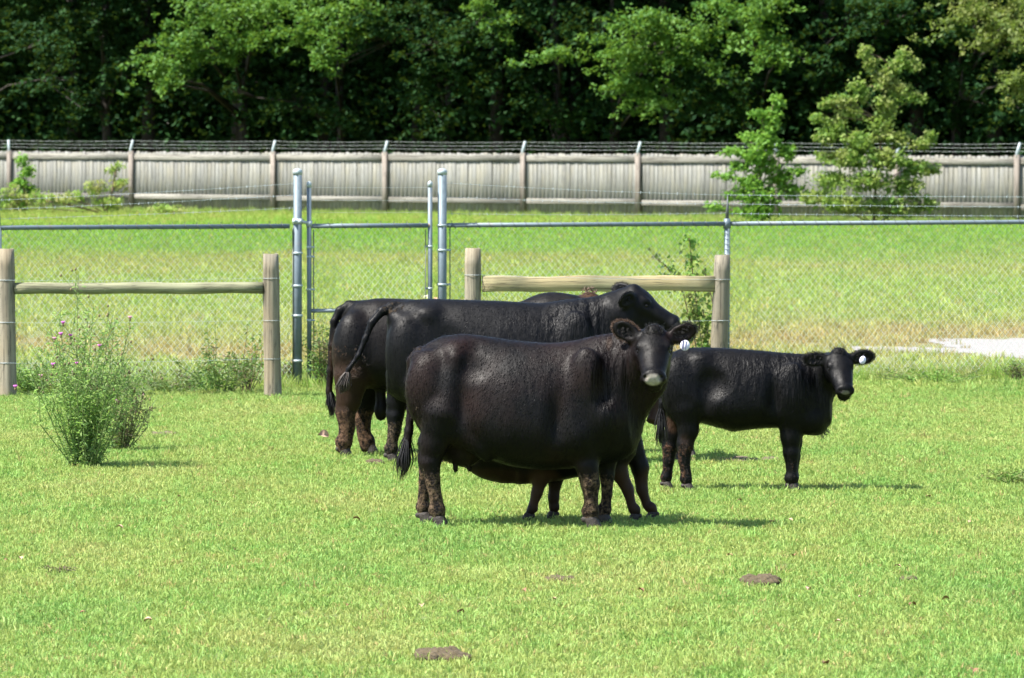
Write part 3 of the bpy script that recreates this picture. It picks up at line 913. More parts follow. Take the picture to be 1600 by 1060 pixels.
# far legs first, then near
A.leg(.19, [(688, 650, .14), (668, 692, .080), (663, 722, .060), (659, 752, .044), (656, 780, .040), (657, 800, .046)], 660, 1.0, hk=2)
A.leg(-.20, [(694, 650, .15), (682, 695, .090), (676, 724, .070), (680, 752, .050), (685, 780, .044), (688, 802, .050)], 691, 1.05, hk=2)
A.leg(.17, [(940, 660, .12), (944, 705, .085), (945, 742, .052), (945, 770, .038), (943, 790, .036), (942, 803, .042)], 942, .95)
A.leg(-.18, [(908, 650, .15), (914, 690, .104), (922, 728, .076), (927, 756, .068), (928, 782, .049), (928, 805, .053)], 930, 1.05)
f.chain([A.P(655, 553, 0), A.P(644, 565, 0), A.P(640, 600, -.01), (A.P(641, 640, -.02)), A.P(638, 675, -.03), A.P(634, 700, -.04)], [.050, .040, .032, .028, .028, .032], .02)
HA = A.P(1026, 516, -.16)
T, fr, R = head_into(f, HA, (.04, -.70, -.52), (.02, -.65, .76), .465,
                     [(-.80, -.02, .62), (.86, .0, .42)] if False else [(.90, .02, .34), (-.86, .02, .46)],
                     [(.05, -1, -.12), (-.05, -1, -.12)], ear_len=.43, ear_w=.145)
f.cone(A.P(1000, 568, -.02), HA + np.array([0, .03, -.10]), .17, .115, .06)
f.ell(A.P(1018, 560, -.02), (.10, .12, .12), .06)
f.folds(A.P(975, 560, -.2), (.30, .28, .28), 55, .006, .25, 1)
f.folds(A.P(965, 640, -.2), (.25, .28, .30), 42, .004, .3, 4)
f.lumps(.0022, 8.0, seed=1.1)
for px, py, y in ((660, 780, .19), (686, 780, -.2), (928, 778, -.18), (941, 790, .17)):
    A.mud.append((A.P(px, py, y), (.22, .16, .28), .66))
A.mud += [(A.P(652, 600, 0), (.12, .3, .25), .30), (A.P(650, 556, 0), (.10, .2, .10), .36), (A.P(655, 650, -.1), (.1, .3, .2), .33)]
A.pale.append((T(1.0, -.135, 0), (.064, .052, .055), 1.0))
A.brown += [(A.P(955, 522, -.16), (.035, .1, .12), .6)]
A.fold = [(A.P(960, 590, -.2), (.20, .4, .38), .8), (A.P(1000, 620, -.1), (.16, .4, .25), .7), (A.P(860, 590, -.2), (.30, .4, .25), .18)]; A.dark = [(T(1.0, -.105, q_ * .118), .022, 1.0) for q_ in (-1, 1)]; A.hairs = 95000; A.short = [(HA + np.array([0, -.12, -.1]), .30, .70), (T(.97, -.18, 0), .085, .02), (T(.345, -.105, .23), .03, .02), (T(.345, -.105, -.23), .03, .02)]
A.finish()
add_eyes(A.e, T, .465, R)
ear_tag(A.e, A.P(1077, 539, -.27), (-.05, -1, .1), (.25, 0, 1), .033, .036, 2)
# tassel of the tail
def switch(b, mat, a, c, r0, r1, n, seed, rad=.0042):
    r = np.random.default_rng(seed); a = np.array(a); c = np.array(c); mb = MB(); ph = r.uniform(0, 6.28)
    for i in range(n):
        u = r.normal(0, 1, 3) * [1, 1, 0]; t1 = r.uniform(.55, 1.08); lock = .012 * math.sin(ph + i)
        pts = []
        for j in range(6):
            t = j / 5 * t1
            q = a + (c - a) * t + u * (r0 + (r1 - r0) * math.sin(min(1, t * 1.25) * math.pi * .62)) * .55
            q = q + np.array([.010 * math.sin(t * 9 + ph + u[0]) * t, .008 * math.cos(t * 8 + u[1]) * t, 0])
            pts.append(q)
        mb.tube(pts, [rad, rad, rad * .9, rad * .8, rad * .55, rad * .15], 3, caps=False)
    o = mb.build('tail_switch', mat, b.e); o['kind'] = 'stuff'
switch(A, M['hair'], A.P(635, 684, -.04), A.P(627, 748, -.04), .014, .044, 190, 3)
# curly poll and fringed ears
def fuzz(b, name, mat, cs, n, ln, rad, seed, out=None, spread=.02):
    r = np.random.default_rng(seed); a_, b_ = [], []
    for c, d in cs:
        c = np.array(c); d = np.array(d, float); d /= np.linalg.norm(d)
        for _ in range(n):
            q = c + r.normal(0, spread, 3)
            a_.append(q); b_.append(q + (d + r.normal(0, .28, 3)) * ln * r.uniform(.5, 1.2))
    return strands(name, b.e, mat, a_, b_, rad, bend=ln * .25, seed=seed, seg=3)
fuzz(A, 'poll_hair', M['hair'], [(T(.02 + .06 * i, .055, .05 * j), (0, -.4, .5)) for i in range(3) for j in (-2, -1, 0, 1, 2)], 14, .035, .0022, 5, spread=.012)
def fringe(b, ears, mats, ln, seed, n=16):
    for q, (c, e_, sd, n_, a_, w_) in enumerate(ears):
        rim = []
        for i in range(30):
            t = -.8 * math.pi + 1.6 * math.pi * i / 29
            rim.append((c + e_ * math.cos(t) * a_ * .97 + sd * math.sin(t) * w_ * .95, e_ * math.cos(t) + sd * math.sin(t) + n_ * .2))
        fuzz(b, 'ear_fringe', M[mats[q]], rim, n, ln, .0013, seed + q, spread=.004)
        rim = []
        for i in range(14):                              # hair inside the cup
            rim.append((c + e_ * a_ * random.uniform(-.6, .5) + sd * w_ * random.uniform(-.5, .5) + n_ * .004, n_ * .5 + e_ * .5 - np.array([0, 0, .4])))
        fuzz(b, 'inner_ear_hair', M['hair'], rim, n, ln, .0013, seed + q + 50, spread=.004)
fringe(A, A.f.ears, ('hair', 'hair_brown'), .013, 6, 26)

# --- B: the calf nursing behind her, facing the udder
B = Beast('calf', 900, 40.52, 'brown legged calf nursing behind the front cow, its legs showing below her belly',
          'calf', 'calves among the cattle', hideB, lo=(700, 600), hi=(1040, 825))
f = B.f
B.torso([(812, 672, 752, .12), (840, 650, 754, .165), (880, 640, 750, .19), (920, 640, 742, .195), (960, 640, 730, .18), (988, 655, 710, .13)])
for s_ in (-1, 1):
    f.ell(B.P(968, 690, 0) + [0, s_ * .10, 0], (.12, .085, .17), .05)
    f.ell(B.P(845, 705, 0) + [0, s_ * .10, 0], (.09, .07, .17), .05)
f.cone(B.P(835, 698, 0), B.P(768, 708, 0), .225, .175, .06, (1, .62, 1))
f.cone(B.P(790, 715, 0), B.P(742, 705, 0), .17, .12, .06, (1, .62, 1))
B.leg(.10, [(862, 720, .055), (868, 750, .045), (865, 778, .040), (865, 795, .030)], 862, .75, math.pi)
B.leg(-.10, [(852, 715, .065), (846, 745, .050), (839, 770, .040), (831, 795, .030)], 824, .75, math.pi)
B.leg(.10, [(985, 690, .085), (1000, 730, .058), (1003, 765, .042), (1011, 790, .030), (1015, 803, .034)], 1018, .75, math.pi)
B.leg(-.10, [(955, 700, .09), (966, 735, .060), (981, 765, .042), (987, 790, .031), (990, 803, .034)], 991, .75, math.pi)
Tb, fr, Rb = head_into(f, B.P(772, 684, 0), (-.95, 0, .04), (.10, 0, 1), .31, [(.3, -1, .1), (.3, 1, .1)], [(-1, 0, 0), (-1, 0, 0)], k=.02)
B.brown += [(B.P(775, 745, 0), (.32, .3, .085), .45), (B.P(850, 765, -.1), (.16, .12, .24), .9), (B.P(978, 765, -.1), (.18, .12, .22), .8), (B.P(1012, 770, .1), (.15, .2, .20), .7), (B.P(866, 775, .1), (.1, .1, .16), .4)]
B.hairs = 25000; B.face = -1
B.finish(); add_eyes(B.e, Tb, .31, Rb)

# --- C: the cow behind, head up in profile, tail swinging
C_ = Beast('cow', 800, 47.2, 'bluish black cow with raised head in profile and swinging tail, behind the front cow',
           'cow', G_COW, hideC, lo=(500, 420), hi=(1090, 735))
f = C_.f
C_.torso([(606, 496, 610, .14), (616, 478, 622, .21), (640, 469, 632, .265), (675, 467, 645, .30), (720, 469, 655, .34), (780, 471, 663, .36), (840, 474, 668, .35),
          (880, 476, 668, .31), (915, 474, 665, .27), (950, 478, 655, .22), (980, 500, 640, .17)], p=2.3)
for s_ in (-1, 1):
    f.ell(C_.P(668, 492, 0) + [0, s_ * .150, 0], (.07, .06, .05), .10)
    f.ell(C_.P(692, 515, 0) + [0, s_ * .34, 0], (.09, .08, .09), .10, sub=True)
    f.ell(C_.P(617, 497, 0) + [0, s_ * .10, 0], (.05, .045, .05), .06)
    f.ell(C_.P(636, 545, 0) + [0, s_ * .15, 0], (.165, .13, .28), .06)
    f.ell(C_.P(900, 540, 0) + [0, s_ * .20, 0], (.15, .09, .28), .08)
f.ell(C_.P(700, 535, -.33), (.11, .06, .10), .12, sub=True)
f.ell(C_.P(890, 492, 0), (.2, .12, .1), .08)
f.ell(C_.P(960, 610, 0), (.14, .14, .2), .08)
f.cone(C_.P(915, 535, 0), C_.P(985, 487, 0), .30, .20, .08, (1, .62, 1))
f.cone(C_.P(935, 575, 0), C_.P(995, 505, 0), .24, .17, .08, (1, .6, 1))
C_.leg(.18, [(628, 590, .135), (621, 628, .082), (618, 650, .072), (617, 672, .055), (613, 690, .045), (612, 703, .050)], 613, 1.0, hk=2)
C_.leg(-.19, [(655, 600, .14), (662, 640, .09), (665, 660, .075), (675, 685, .054), (680, 705, .050)], 684, 1.0, hk=2)
C_.leg(.17, [(900, 610, .12), (900, 645, .08), (902, 675, .06), (900, 700, .045), (900, 712, .05)], 902, 1.05)
C_.leg(-.17, [(925, 610, .12), (925, 645, .08), (926, 675, .06), (925, 700, .045), (925, 715, .05)], 927, 1.05)
f.chain([C_.P(636, 482, 0), C_.P(615, 479, -.02), C_.P(597, 487, -.05), C_.P(581, 505, -.08), C_.P(571, 530, -.1), C_.P(560, 556, -.12), C_.P(545, 577, -.13), C_.P(538, 592, -.14)],
        [.052, .040, .032, .027, .024, .021, .019, .018], .02)
HC = C_.P(988, 453, -.02)
Tc, fr, Rc = head_into(f, HC, (.87, -.05, -.48), (.48, -.06, .87), .47,
                       [(-.80, .45, .30), (-.55, -.75, -.12)], [(.4, -.8, -.1), (.55, -.70, -.35)], ear_len=.44, ear_w=.15)
f.cone(C_.P(975, 490, 0), HC + np.array([.02, 0, -.12]), .19, .125, .05)
f.folds(C_.P(915, 515, -.15), (.32, .3, .32), 52, .0065, .15, 2)
f.lumps(.0025, 7.0, seed=2.3)
C_.mud += [(C_.P(616, 685, .18), (.2, .2, .20), .60), (C_.P(680, 690, -.19), (.2, .2, .22), .5), (C_.P(614, 478, -.03), (.14, .2, .10), .42)]
C_.fold = [(C_.P(905, 510, -.2), (.34, .5, .30), 1.0), (C_.P(820, 520, -.2), (.3, .4, .2), .3)]; C_.hairs = 60000; C_.short = [(HC + np.array([.15, 0, -.1]), .34, .45), (Tc(.97, -.18, 0), .08, .02), (Tc(.345, -.105, .23), .03, .02)]
C_.finish(); add_eyes(C_.e, Tc, .47, Rc); fringe(C_, C_.f.ears, ('hair', 'hair'), .012, 36, 20)
switch(C_, M['hair_mud'], C_.P(543, 582, -.14), C_.P(533, 614, -.14), .012, .040, 150, 4)

# --- D: the bull at the left, mostly hidden behind her
D = Beast('bull', 760, 48.35, 'black bull with muddy brown hind legs and a hanging tail, half hidden beside the gate',
          'bull', None, hideD, vox=.0135, lo=(500, 440), hi=(1000, 735))
f = D.f
D.torso([(526, 520, 596, .15), (534, 490, 604, .225), (552, 472, 608, .28), (590, 466, 606, .31), (640, 468, 612, .34), (700, 474, 625, .36), (760, 478, 640, .37),
         (810, 474, 650, .36), (865, 470, 650, .32), (905, 485, 640, .25)], p=2.3)
f.ell(D.P(866, 490, 0), (.24, .17, .145), .08)
for s_ in (-1, 1):
    f.ell(D.P(552, 545, 0) + [0, s_ * .17, 0], (.17, .15, .31), .06)
    f.ell(D.P(850, 550, 0) + [0, s_ * .22, 0], (.18, .11, .3), .08)
f.cone(D.P(870, 530, 0), D.P(920, 520, 0), .33, .25, .1, (1, .6, 1))
D.leg(-.20, [(550, 590, .15), (545, 625, .098), (540, 645, .082), (543, 668, .066), (539, 690, .060), (538, 706, .062)], 539, 1.1, hk=2)
D.leg(.20, [(575, 600, .14), (571, 632, .088), (567, 655, .075), (569, 678, .060), (573, 697, .055), (575, 706, .056)], 580, 1.05, hk=2)
D.leg(-.2, [(860, 600, .13), (862, 640, .09), (862, 670, .07), (862, 700, .06)], 864, 1.15)
D.leg(.2, [(880, 600, .13), (882, 640, .09), (882, 670, .07), (882, 700, .06)], 884, 1.15)
f.cone(D.P(594, 606, -.02), D.P(596, 640, -.02), .035, .050, .03, (1, .8, 1)); f.ell(D.P(595, 643, -.02), (.058, .05, .085), .02)
f.chain([D.P(566, 480, 0), D.P(546, 478, 0), D.P(531, 486, -.02), D.P(522, 503, -.04), D.P(518, 540, -.05), D.P(516, 580, -.05), D.P(514, 612, -.05), D.P(516, 628, -.05)],
        [.052, .042, .036, .033, .029, .027, .028, .032], .02)
HD = D.P(921, 468, .05)
Td, fr, Rd = head_into(f, HD, (.35, .25, -.85), (.9, .1, .4), .52, [(-.2, 1, .0), (0, -1, -.1)], [(1, 0, 0), (1, 0, 0)])
f.cone(D.P(905, 505, 0), HD + np.array([0, 0, -.12]), .26, .15, .08, (1, .7, 1))
f.lumps(.003, 7.0, seed=4.1)
for px, py, y in ((540, 680, -.2), (573, 680, .2)): D.mud.append((D.P(px, py, y), (.3, .2, .31), .70))
D.mud += [(D.P(540, 570, -.2), (.28, .4, .25), .38)]
D.brown += [(D.P(545, 610, -.2), (.25, .25, .35), .5), (D.P(527, 560, 0), (.08, .3, .25), .6), (HD, (.14, .2, .09), .9)]
D.hairs = 50000
D.finish(); add_eyes(D.e, Td, .52, Rd)
switch(D, M['hair'], D.P(515, 612, -.05), D.P(520, 652, -.05), .016, .040, 150, 8)
a_ = [HD + rng.normal(0, .03, 3) + [0, 0, .04] for _ in range(40)]
ptf = strands('poll_tuft', D.e, M['hair_brown'], a_, [q + np.array([rng.normal(0, .015), 0, .025]) for q in a_], .006, bend=.01, seed=9)

ptf['kind'] = 'stuff'
# --- G: the heifer on the right
Gh = Beast('heifer', 1180, 43.8, 'jet black young heifer with a plain white oval ear tag, standing on the open grass',
           'heifer', G_COW, hideG, lo=(1015, 520), hi=(1375, 775))
f = Gh.f
Gh.torso([(1040, 568, 640, .12), (1048, 552, 650, .18), (1068, 544, 656, .225), (1100, 543, 662, .25), (1145, 545, 674, .27), (1190, 549, 668, .265), (1220, 552, 668, .235),
          (1255, 556, 678, .20), (1283, 568, 678, .16), (1296, 592, 656, .11)], p=2.3)
for s_ in (-1, 1):
    f.ell(Gh.P(1094, 562, 0) + [0, s_ * .12, 0], (.05, .045, .04), .08)
    f.ell(Gh.P(1112, 590, 0) + [0, s_ * .255, 0], (.07, .06, .07), .08, sub=True)
    f.ell(Gh.P(1100, 630, 0) + [0, s_ * .27, 0], (.04, .05, .12), .06, sub=True)
    f.ell(Gh.P(1208, 620, 0) + [0, s_ * .275, 0], (.04, .06, .16), .07, sub=True)
    f.ell(Gh.P(1058, 606, 0) + [0, s_ * .12, 0], (.125, .10, .24), .05)
    f.ell(Gh.P(1075, 640, 0) + [0, s_ * .14, 0], (.07, .06, .1), .05)
    f.ell(Gh.P(1238, 615, 0) + [0, s_ * .16, 0], (.12, .075, .23), .06)
    f.ell(Gh.P(1262, 655, 0) + [0, s_ * .10, 0], (.09, .09, .1), .06)
f.ell(Gh.P(1110, 600, -.26), (.09, .05, .08), .10, sub=True)
f.ell(Gh.P(1274, 645, 0), (.115, .12, .145), .07)
f.cone(Gh.P(1245, 598, 0), Gh.P(1298, 576, -.03), .185, .112, .06, (1, .75, 1))
f.cone(Gh.P(1262, 625, 0), Gh.P(1300, 597, -.06), .145, .085, .06, (1, .7, 1))
Gh.leg(.13, [(1062, 640, .10), (1051, 680, .062), (1047, 698, .056), (1045, 720, .042), (1043, 740, .036), (1042, 752, .038)], 1043, .8, hk=2)
Gh.leg(-.14, [(1072, 640, .11), (1076, 672, .070), (1071, 695, .058), (1069, 720, .042), (1072, 740, .038), (1073, 754, .039)], 1076, .82, hk=2)
Gh.leg(.10, [(1240, 650, .09), (1240, 690, .058), (1240, 715, .048), (1240, 740, .036), (1240, 752, .040)], 1241, .8)
Gh.leg(-.13, [(1236, 650, .10), (1236, 682, .072), (1236, 708, .060), (1237, 730, .043), (1238, 752, .046)], 1240, .88)
f.chain([Gh.P(1043, 556, 0), Gh.P(1035, 572, -.02), Gh.P(1034, 600, -.03), Gh.P(1034, 630, -.04), Gh.P(1033, 655, -.04)], [.036, .030, .024, .024, .028], .02)
HG = Gh.P(1310, 551, -.20)
Tg, fr, Rg = head_into(f, HG, (.10, -.66, -.58), (.05, -.70, .70), .385,
                       [(1, .02, .10), (-1, .02, .02)], [(-.05, -1, -.15), (.05, -1, -.15)], ear_len=.47, ear_w=.14, k=.024)
f.cone(Gh.P(1292, 580, -.03), HG + np.array([0, .03, -.08]), .125, .09, .05)
f.ell(Gh.P(1300, 585, -.06), (.09, .10, .10), .05)
f.folds(Gh.P(1262, 590, -.15), (.22, .25, .24), 70, .0055, .2, 3)
f.folds(Gh.P(1170, 585, -.2), (.35, .25, .18), 50, .002, .0, 7)
f.lumps(.002, 9.0, seed=5.3)
Gh.mud += [(Gh.P(1045, 725, .13), (.12, .12, .28), .52), (Gh.P(1073, 725, -.14), (.12, .12, .28), .50), (Gh.P(1238, 740, -.13), (.12, .12, .2), .36)]
Gh.brown += [(Gh.P(1052, 660, .1), (.06, .11, .10), .6), (Gh.P(1072, 690, -.14), (.06, .08, .12), .3)]
Gh.pale.append((Tg(1.0, -.13, 0), (.036, .04, .020), .45))
Gh.fold = [(Gh.P(1245, 590, -.1), (.26, .4, .28), 1.0), (Gh.P(1180, 590, -.1), (.3, .4, .2), .5), (Gh.P(1285, 600, -.1), (.12, .4, .2), .9)]; Gh.dark = [(Tg(1.0, -.115, q_ * .118), .017, 1.0) for q_ in (-1, 1)]; Gh.hairs = 70000; Gh.short = [(HG + np.array([0, -.1, -.08]), .24, .5), (Tg(.97, -.18, 0), .065, .02), (Tg(.345, -.105, .23), .026, .02), (Tg(.345, -.105, -.23), .026, .02)]
Gh.finish(); add_eyes(Gh.e, Tg, .385, Rg)
ear_tag(Gh.e, Gh.P(1348, 563, -.30), (.0, -1, .1), (.3, 0, 1), .024, .031, 0)
switch(Gh, M['hair'], Gh.P(1033, 640, -.04), Gh.P(1032, 696, -.04), .012, .034, 160, 14)
fringe(Gh, Gh.f.ears, ('hair', 'hair'), .011, 26, 24)
fuzz(Gh, 'poll_hair', M['hair'], [(Tg(.0 + .06 * i, .05, .05 * j), (0, -.3, .7)) for i in range(3) for j in (-2, -1, 0, 1, 2)], 12, .028, .0018, 15, spread=.01)
fuzz(Gh, 'brisket_hair', M['hair'], [(Gh.P(1290 - i * 2, 672 + i * 1.2, 0), (.6, 0, -.8)) for i in range(5)], 10, .04, .0018, 16, spread=.01)

# --- F: the reddish calf hidden behind the heifer's hindquarters
Fc = Beast('calf', 1062, 47.75, 'reddish brown calf almost wholly hidden behind the hind legs of the young heifer',
           'calf', 'calves among the cattle', hideB, vox=.012, lo=(985, 590), hi=(1130, 725))
f = Fc.f
f.ell((0.03, .10, .50), (.15, .42, .17), .05)
f.ell((0.0, -.18, .50), (.13, .16, .19), .06)
f.cone((-.02, -.22, .56), (-.17, -.30, .50), .12, .09, .05)
for (hx, hy, ky) in ((.0, -.22, -.20), (-.07, -.15, -.14), (.10, .34, .30), (.02, .38, .34)):
    f.cone((hx * .8, hy, .42), (hx, ky, .24), .065, .042, .04); f.cone((hx, ky, .24), (hx, hy, .08), .038, .032, .015)
    hoof(Fc.e, (hx, hy, 0), .72, -math.pi / 2)
Tf, fr, Rf = head_into(f, (-.18, -.33, .60), (-.30, -.35, -.85), (-.5, -.6, .45), .29, [(.7, -.5, .1), (-.7, .5, .1)], [(-.3, -1, 0), (-.3, -1, 0)], k=.02)
Fc.brown.append(((0, 0, .4), (2, 2, 2), .8))
Fc.finish(); add_eyes(Fc.e, Tf, .29, Rf)

# ------------------------------------------------------------------ wooden post-and-rail fence
def round_post(parent, px_b, px_t, py_t, Y, r=.082, name='post', label=None, seed=0, dx=0):
    rr = random.Random(seed)
    top = at(px_t, py_t, Y); bx = X(px_b, Y)
    mb = MB(); n = 14; rings = 9; pts = []
    H = top[2]; vs = []; fs = []
    for j in range(rings + 1):
        t = j / rings
        z = -.05 + (H + .05) * t
        cx = (top[0] - bx) * t
        q = r * (1.06 - .08 * t) * (1 + .02 * math.sin(j * 2.1 + seed))
        if j == rings: z -= 0; q *= .96
        for k in range(n):
            a = 2 * math.pi * k / n
            e = 1 + .035 * math.sin(3 * a + seed) + .02 * math.sin(5 * a + j)
            vs.append((cx + q * e * math.cos(a), q * e * math.sin(a), z + (rr.uniform(-.004, .004) if j == rings else 0)))
    for j in range(rings):
        for k in range(n): fs.append((j * n + k, j * n + (k + 1) % n, (j + 1) * n + (k + 1) % n, (j + 1) * n + k))
    fs.append(tuple(rings * n + k for k in range(n)))
    mb.add(vs, fs)
    me = mb.mesh(name, True)
    for p_ in me.polygons:
        if p_.loop_total > 4: p_.use_smooth = False
    o = link(name, me, M['post'], parent, (bx, Y, 0) if parent is None else tuple(np.array((bx, Y, 0)) - np.array(parent.location)))
    return o

def wire_between(mb, a, b, r=.0016, sag=.01, seg=8, barbs=0, seed=0, br=.012):
    q = random.Random(seed); a = np.array(a, float); b = np.array(b, float); pts = []
    for i in range(seg + 1):
        t = i / seg; p = a + (b - a) * t; p[2] -= sag * 4 * t * (1 - t); pts.append(p)
    mb.tube(pts, r, 3, caps=False)
    for i in range(barbs):
        t = (i + q.uniform(.3, .7)) / barbs; p = a + (b - a) * t; p[2] -= sag * 4 * t * (1 - t)
        d = np.array([q.uniform(-.4, .4), q.uniform(-1, 1), q.choice((-1, 1))]); d /= np.linalg.norm(d)
        mb.tube([p - d * br, p + d * br], r * .9, 3, caps=False)
        d = np.array([q.uniform(-.9, .9), q.uniform(-1, 1), q.choice((-1, 1))]); d /= np.linalg.norm(d)
        mb.tube([p - d * br, p + d * br], r * .9, 3, caps=False)

YW = 58.5
def wood_fence(label, posts, rail, wires, squared):
    e = empty('post_and_rail_fence', (X(posts[0][0], YW), YW, 0), label, 'fence', 'wooden post and rail fence sections')
    L = np.array(e.location)
    for i, (pb, pt, py) in enumerate(posts): round_post(e, pb, pt, py, YW, .083, seed=i + int(pb))
    x0, x1, ya, yb, hgt = rail
    a = at(x0, ya, YW) - L; b = at(x1, yb, YW) - L
    mb = MB()
    n = 14
    if squared:
        vs = []; fs = []; seg = 14; h = hgt / 2
        for i in range(seg + 1):
            t = i / seg; c = a + (b - a) * t
            w = .006 * math.sin(i * 1.3); d = .05
            hh = h * (1 + .04 * math.sin(i * .9 + 1)); bv = .012
            for (yy, zz) in ((-d + bv, -hh), (d - bv, -hh), (d, -hh + bv), (d, hh - bv), (d - bv, hh), (-d + bv, hh), (-d, hh - bv), (-d, -hh + bv)):
                vs.append((c[0], c[1] + yy, c[2] + zz + w))
        for i in range(seg):
            for k in range(8): fs.append((i * 8 + k, (i + 1) * 8 + k, (i + 1) * 8 + (k + 1) % 8, i * 8 + (k + 1) % 8))
        fs.append(tuple(range(8))); fs.append(tuple(seg * 8 + k for k in range(7, -1, -1)))
        mb.add(vs, fs); mb.build('rail', M['rail_square'], e, smooth=False)
    else:
        pts = [a + (b - a) * i / 16 + np.array([0, 0, .004 * math.sin(i)]) for i in range(17)]
        mb.tube(pts, [hgt / 2 * (1 + .03 * math.sin(i * 1.7)) for i in range(17)], 14); mb.build('rail', M['rail_round'], e)
    for (wa, wb, pa, pb_) in wires:
        mb = MB(); wire_between(mb, at(wa, pa, YW - .085) - L, at(wb, pb_, YW - .085) - L, .0015, .012, 12)
        mb.build('strand_wire', M['wire'], e)
    for i, (pb, pt, py) in enumerate(posts):              # staples / wraps where the wires cross the posts
        for (wa, wb, pa, pb_) in wires:
            mb = MB()
            t = (pb - wa) / (wb - wa)
            zc = at(pb, pa + (pb_ - pa) * t, YW)[2]
            H_ = at(pt, py, YW)[2]
            cx = X(pb, YW) + (X(pt, YW) - X(pb, YW)) * zc / H_ - L[0]
            mb.tube([(cx + .090 * math.cos(q), .090 * math.sin(q), zc) for q in np.linspace(math.pi, 2 * math.pi, 9)], .0022, 4)
            mb.build('wire_wrap', M['wire'], e)
    return e

wood_fence('weathered post and round rail section at the left behind the flowering thistle', [(12, 10, 389), (426, 423, 397)],
           (23, 411, 451, 450, .118), [(-60, 412, 438, 435), (-60, 412, 504, 501), (-60, 412, 568, 561)], False)
wood_fence('weathered post and squared rail section on the right behind the raised cow head', [(739, 739, 388), (1122, 1129, 399)],
           (753, 1117, 444, 443, .155), [(752, 1140, 430, 437), (752, 1139, 500, 501), (752, 1139, 565, 563)], True)

# ------------------------------------------------------------------ chain-link fence with its gate
RAIL_Z = 1.68
def lp(px, z): Y = link_Y(px); return np.array([X(px, Y), Y, z])

def chain_mesh(parent, pa, pb, z0, z1, pitch=.034, r=.0020, name='wire_mesh'):
    """woven diamonds: each wire zigzags between its two neighbours"""
    a, b = lp(pa, 0), lp(pb, 0); L = np.linalg.norm(b - a); u = (b - a) / L; nrm = np.array([-u[1], u[0], 0])
    rows = int((z1 - z0) / (pitch * 1.12)); dz = (z1 - z0) / rows
    n = int(L / pitch)
    V = []; Fl = []; c = 0
    tri = [(0, 1), (.87, -.5), (-.87, -.5)]
    base = np.array(parent.location)
    for i in range(n):
        for k in range(rows + 1):
            s_ = (i + ((k + i) % 2)) * pitch
            wob = .004 * math.sin(s_ * 5 + k * .3)
            p = a + u * s_ + nrm * ((.003 if (k + i) % 2 else -.003)) + np.array([0, 0, z0 + k * dz + wob]) - base
            for (q1, q2) in tri: V.append(p + u * q1 * r + nrm * q2 * r)
        for k in range(rows):
            o = c + k * 3
            for m in range(3): Fl += [o + m, o + (m + 1) % 3, o + 3 + (m + 1) % 3, o + 3 + m]
        c += (rows + 1) * 3
    me = mesh_from(name, np.array(V), Fl, np.full(len(Fl) // 4, 4), True)
    o = link(name, me, M['mesh_wire'], parent); o['kind'] = 'stuff'
    return o

def vpipe(parent, px, z0, z1, r, name, mat=None, dome=True, dy=0, n=14):
    p = lp(px, 0) - np.array(parent.location); mb = MB()
    mb.tube([(p[0], p[1] + dy, z0), (p[0], p[1] + dy, z1)], r, n)
    o = mb.build(name, mat or M['metal'], parent)
    if dome:
        c = MB(); c.tube([(p[0], p[1] + dy, z1 - .035), (p[0], p[1] + dy, z1 + .006), (p[0], p[1] + dy, z1 + .022), (p[0], p[1] + dy, z1 + .032)], [r * 1.1, r * 1.12, r * .8, r * .25], n)
        c.build('post_cap' if r > .03 else 'cap', M['wire'], o)
    return o

def hpipe(parent, pa, pb, z, r, name, ties=True, mat=None, dy=0):
    a, b = lp(pa, z), lp(pb, z); base = np.array(parent.location); a = a - base; b = b - base; a[1] += dy; b[1] += dy
    mb = MB(); mb.tube([a, a + (b - a) * .5, b], r, 12); o = mb.build(name, mat or M['metal'], parent)
    if ties:                                        # wire ties twisted round the rail every few inches
        L = np.linalg.norm(b - a); k = int(L / .128); mb = MB()
        for i in range(k):
            c = a + (b - a) * (i + .5) / k
            pts = [c + np.array([.022 * (q / 6 - .5) * 2, -math.cos(q * math.pi / 6) * 0 - math.sin(q * math.pi / 6) * (r + .004), math.cos(q * math.pi / 6) * (r + .005)]) for q in range(7)]
            mb.tube(pts, .0038, 4)
            mb.tube([pts[0], pts[0] + np.array([.01, 0, .018])], .003, 3)
        t = mb.build('wire_tie', M['metal_dark'], o); t['kind'] = 'stuff'
    return o

def bands(parent, px, z_list, r, to_px, bar=True, zb=(.05, 1.66)):
    """tension bar held by clamps to a post"""
    base = np.array(parent.location); p = lp(px, 0) - base; q = lp(to_px, 0) - base
    if bar:
        mb = MB(); mb.box((q[0] - .005, q[1] - .012, zb[0]), (q[0] + .005, q[1] + .012, zb[1])); mb.build('tension_bar', M['metal_dark'], parent, smooth=False)
    for z in z_list:
        mb = MB(); n = 14
        mb.tube([(p[0], p[1], z - .012), (p[0], p[1], z + .012)], r * 1.14, n)
        s_ = 1 if q[0] > p[0] else -1
        mb.box((min(p[0] + s_ * r, q[0] + s_ * .012), p[1] - .010, z - .010), (max(p[0] + s_ * r, q[0] + s_ * .012), p[1] + .010, z + .010))
        mb.build('clamp', M['wire'], parent, smooth=False)

def top_wires(parent, pa, pb, rows, barbs=True, r=.0020, sag=.015):
    base = np.array(parent.location)
    for i, (ya, yb) in enumerate(rows):
        mb = MB()
        wire_between(mb, at(pa, ya, link_Y(pa)) - base, at(pb, yb, link_Y(pb)) - base, r, sag, 20, int(abs(pb - pa) / 14) if barbs else 0, seed=i + int(pa) + 5, br=.016)
        mb.build('barbed_wire', M['wire'], parent)

def section(pa, label): return empty('chain_link_fence', tuple(lp(pa, 0)), label, 'fence', 'chain-link fence panels')

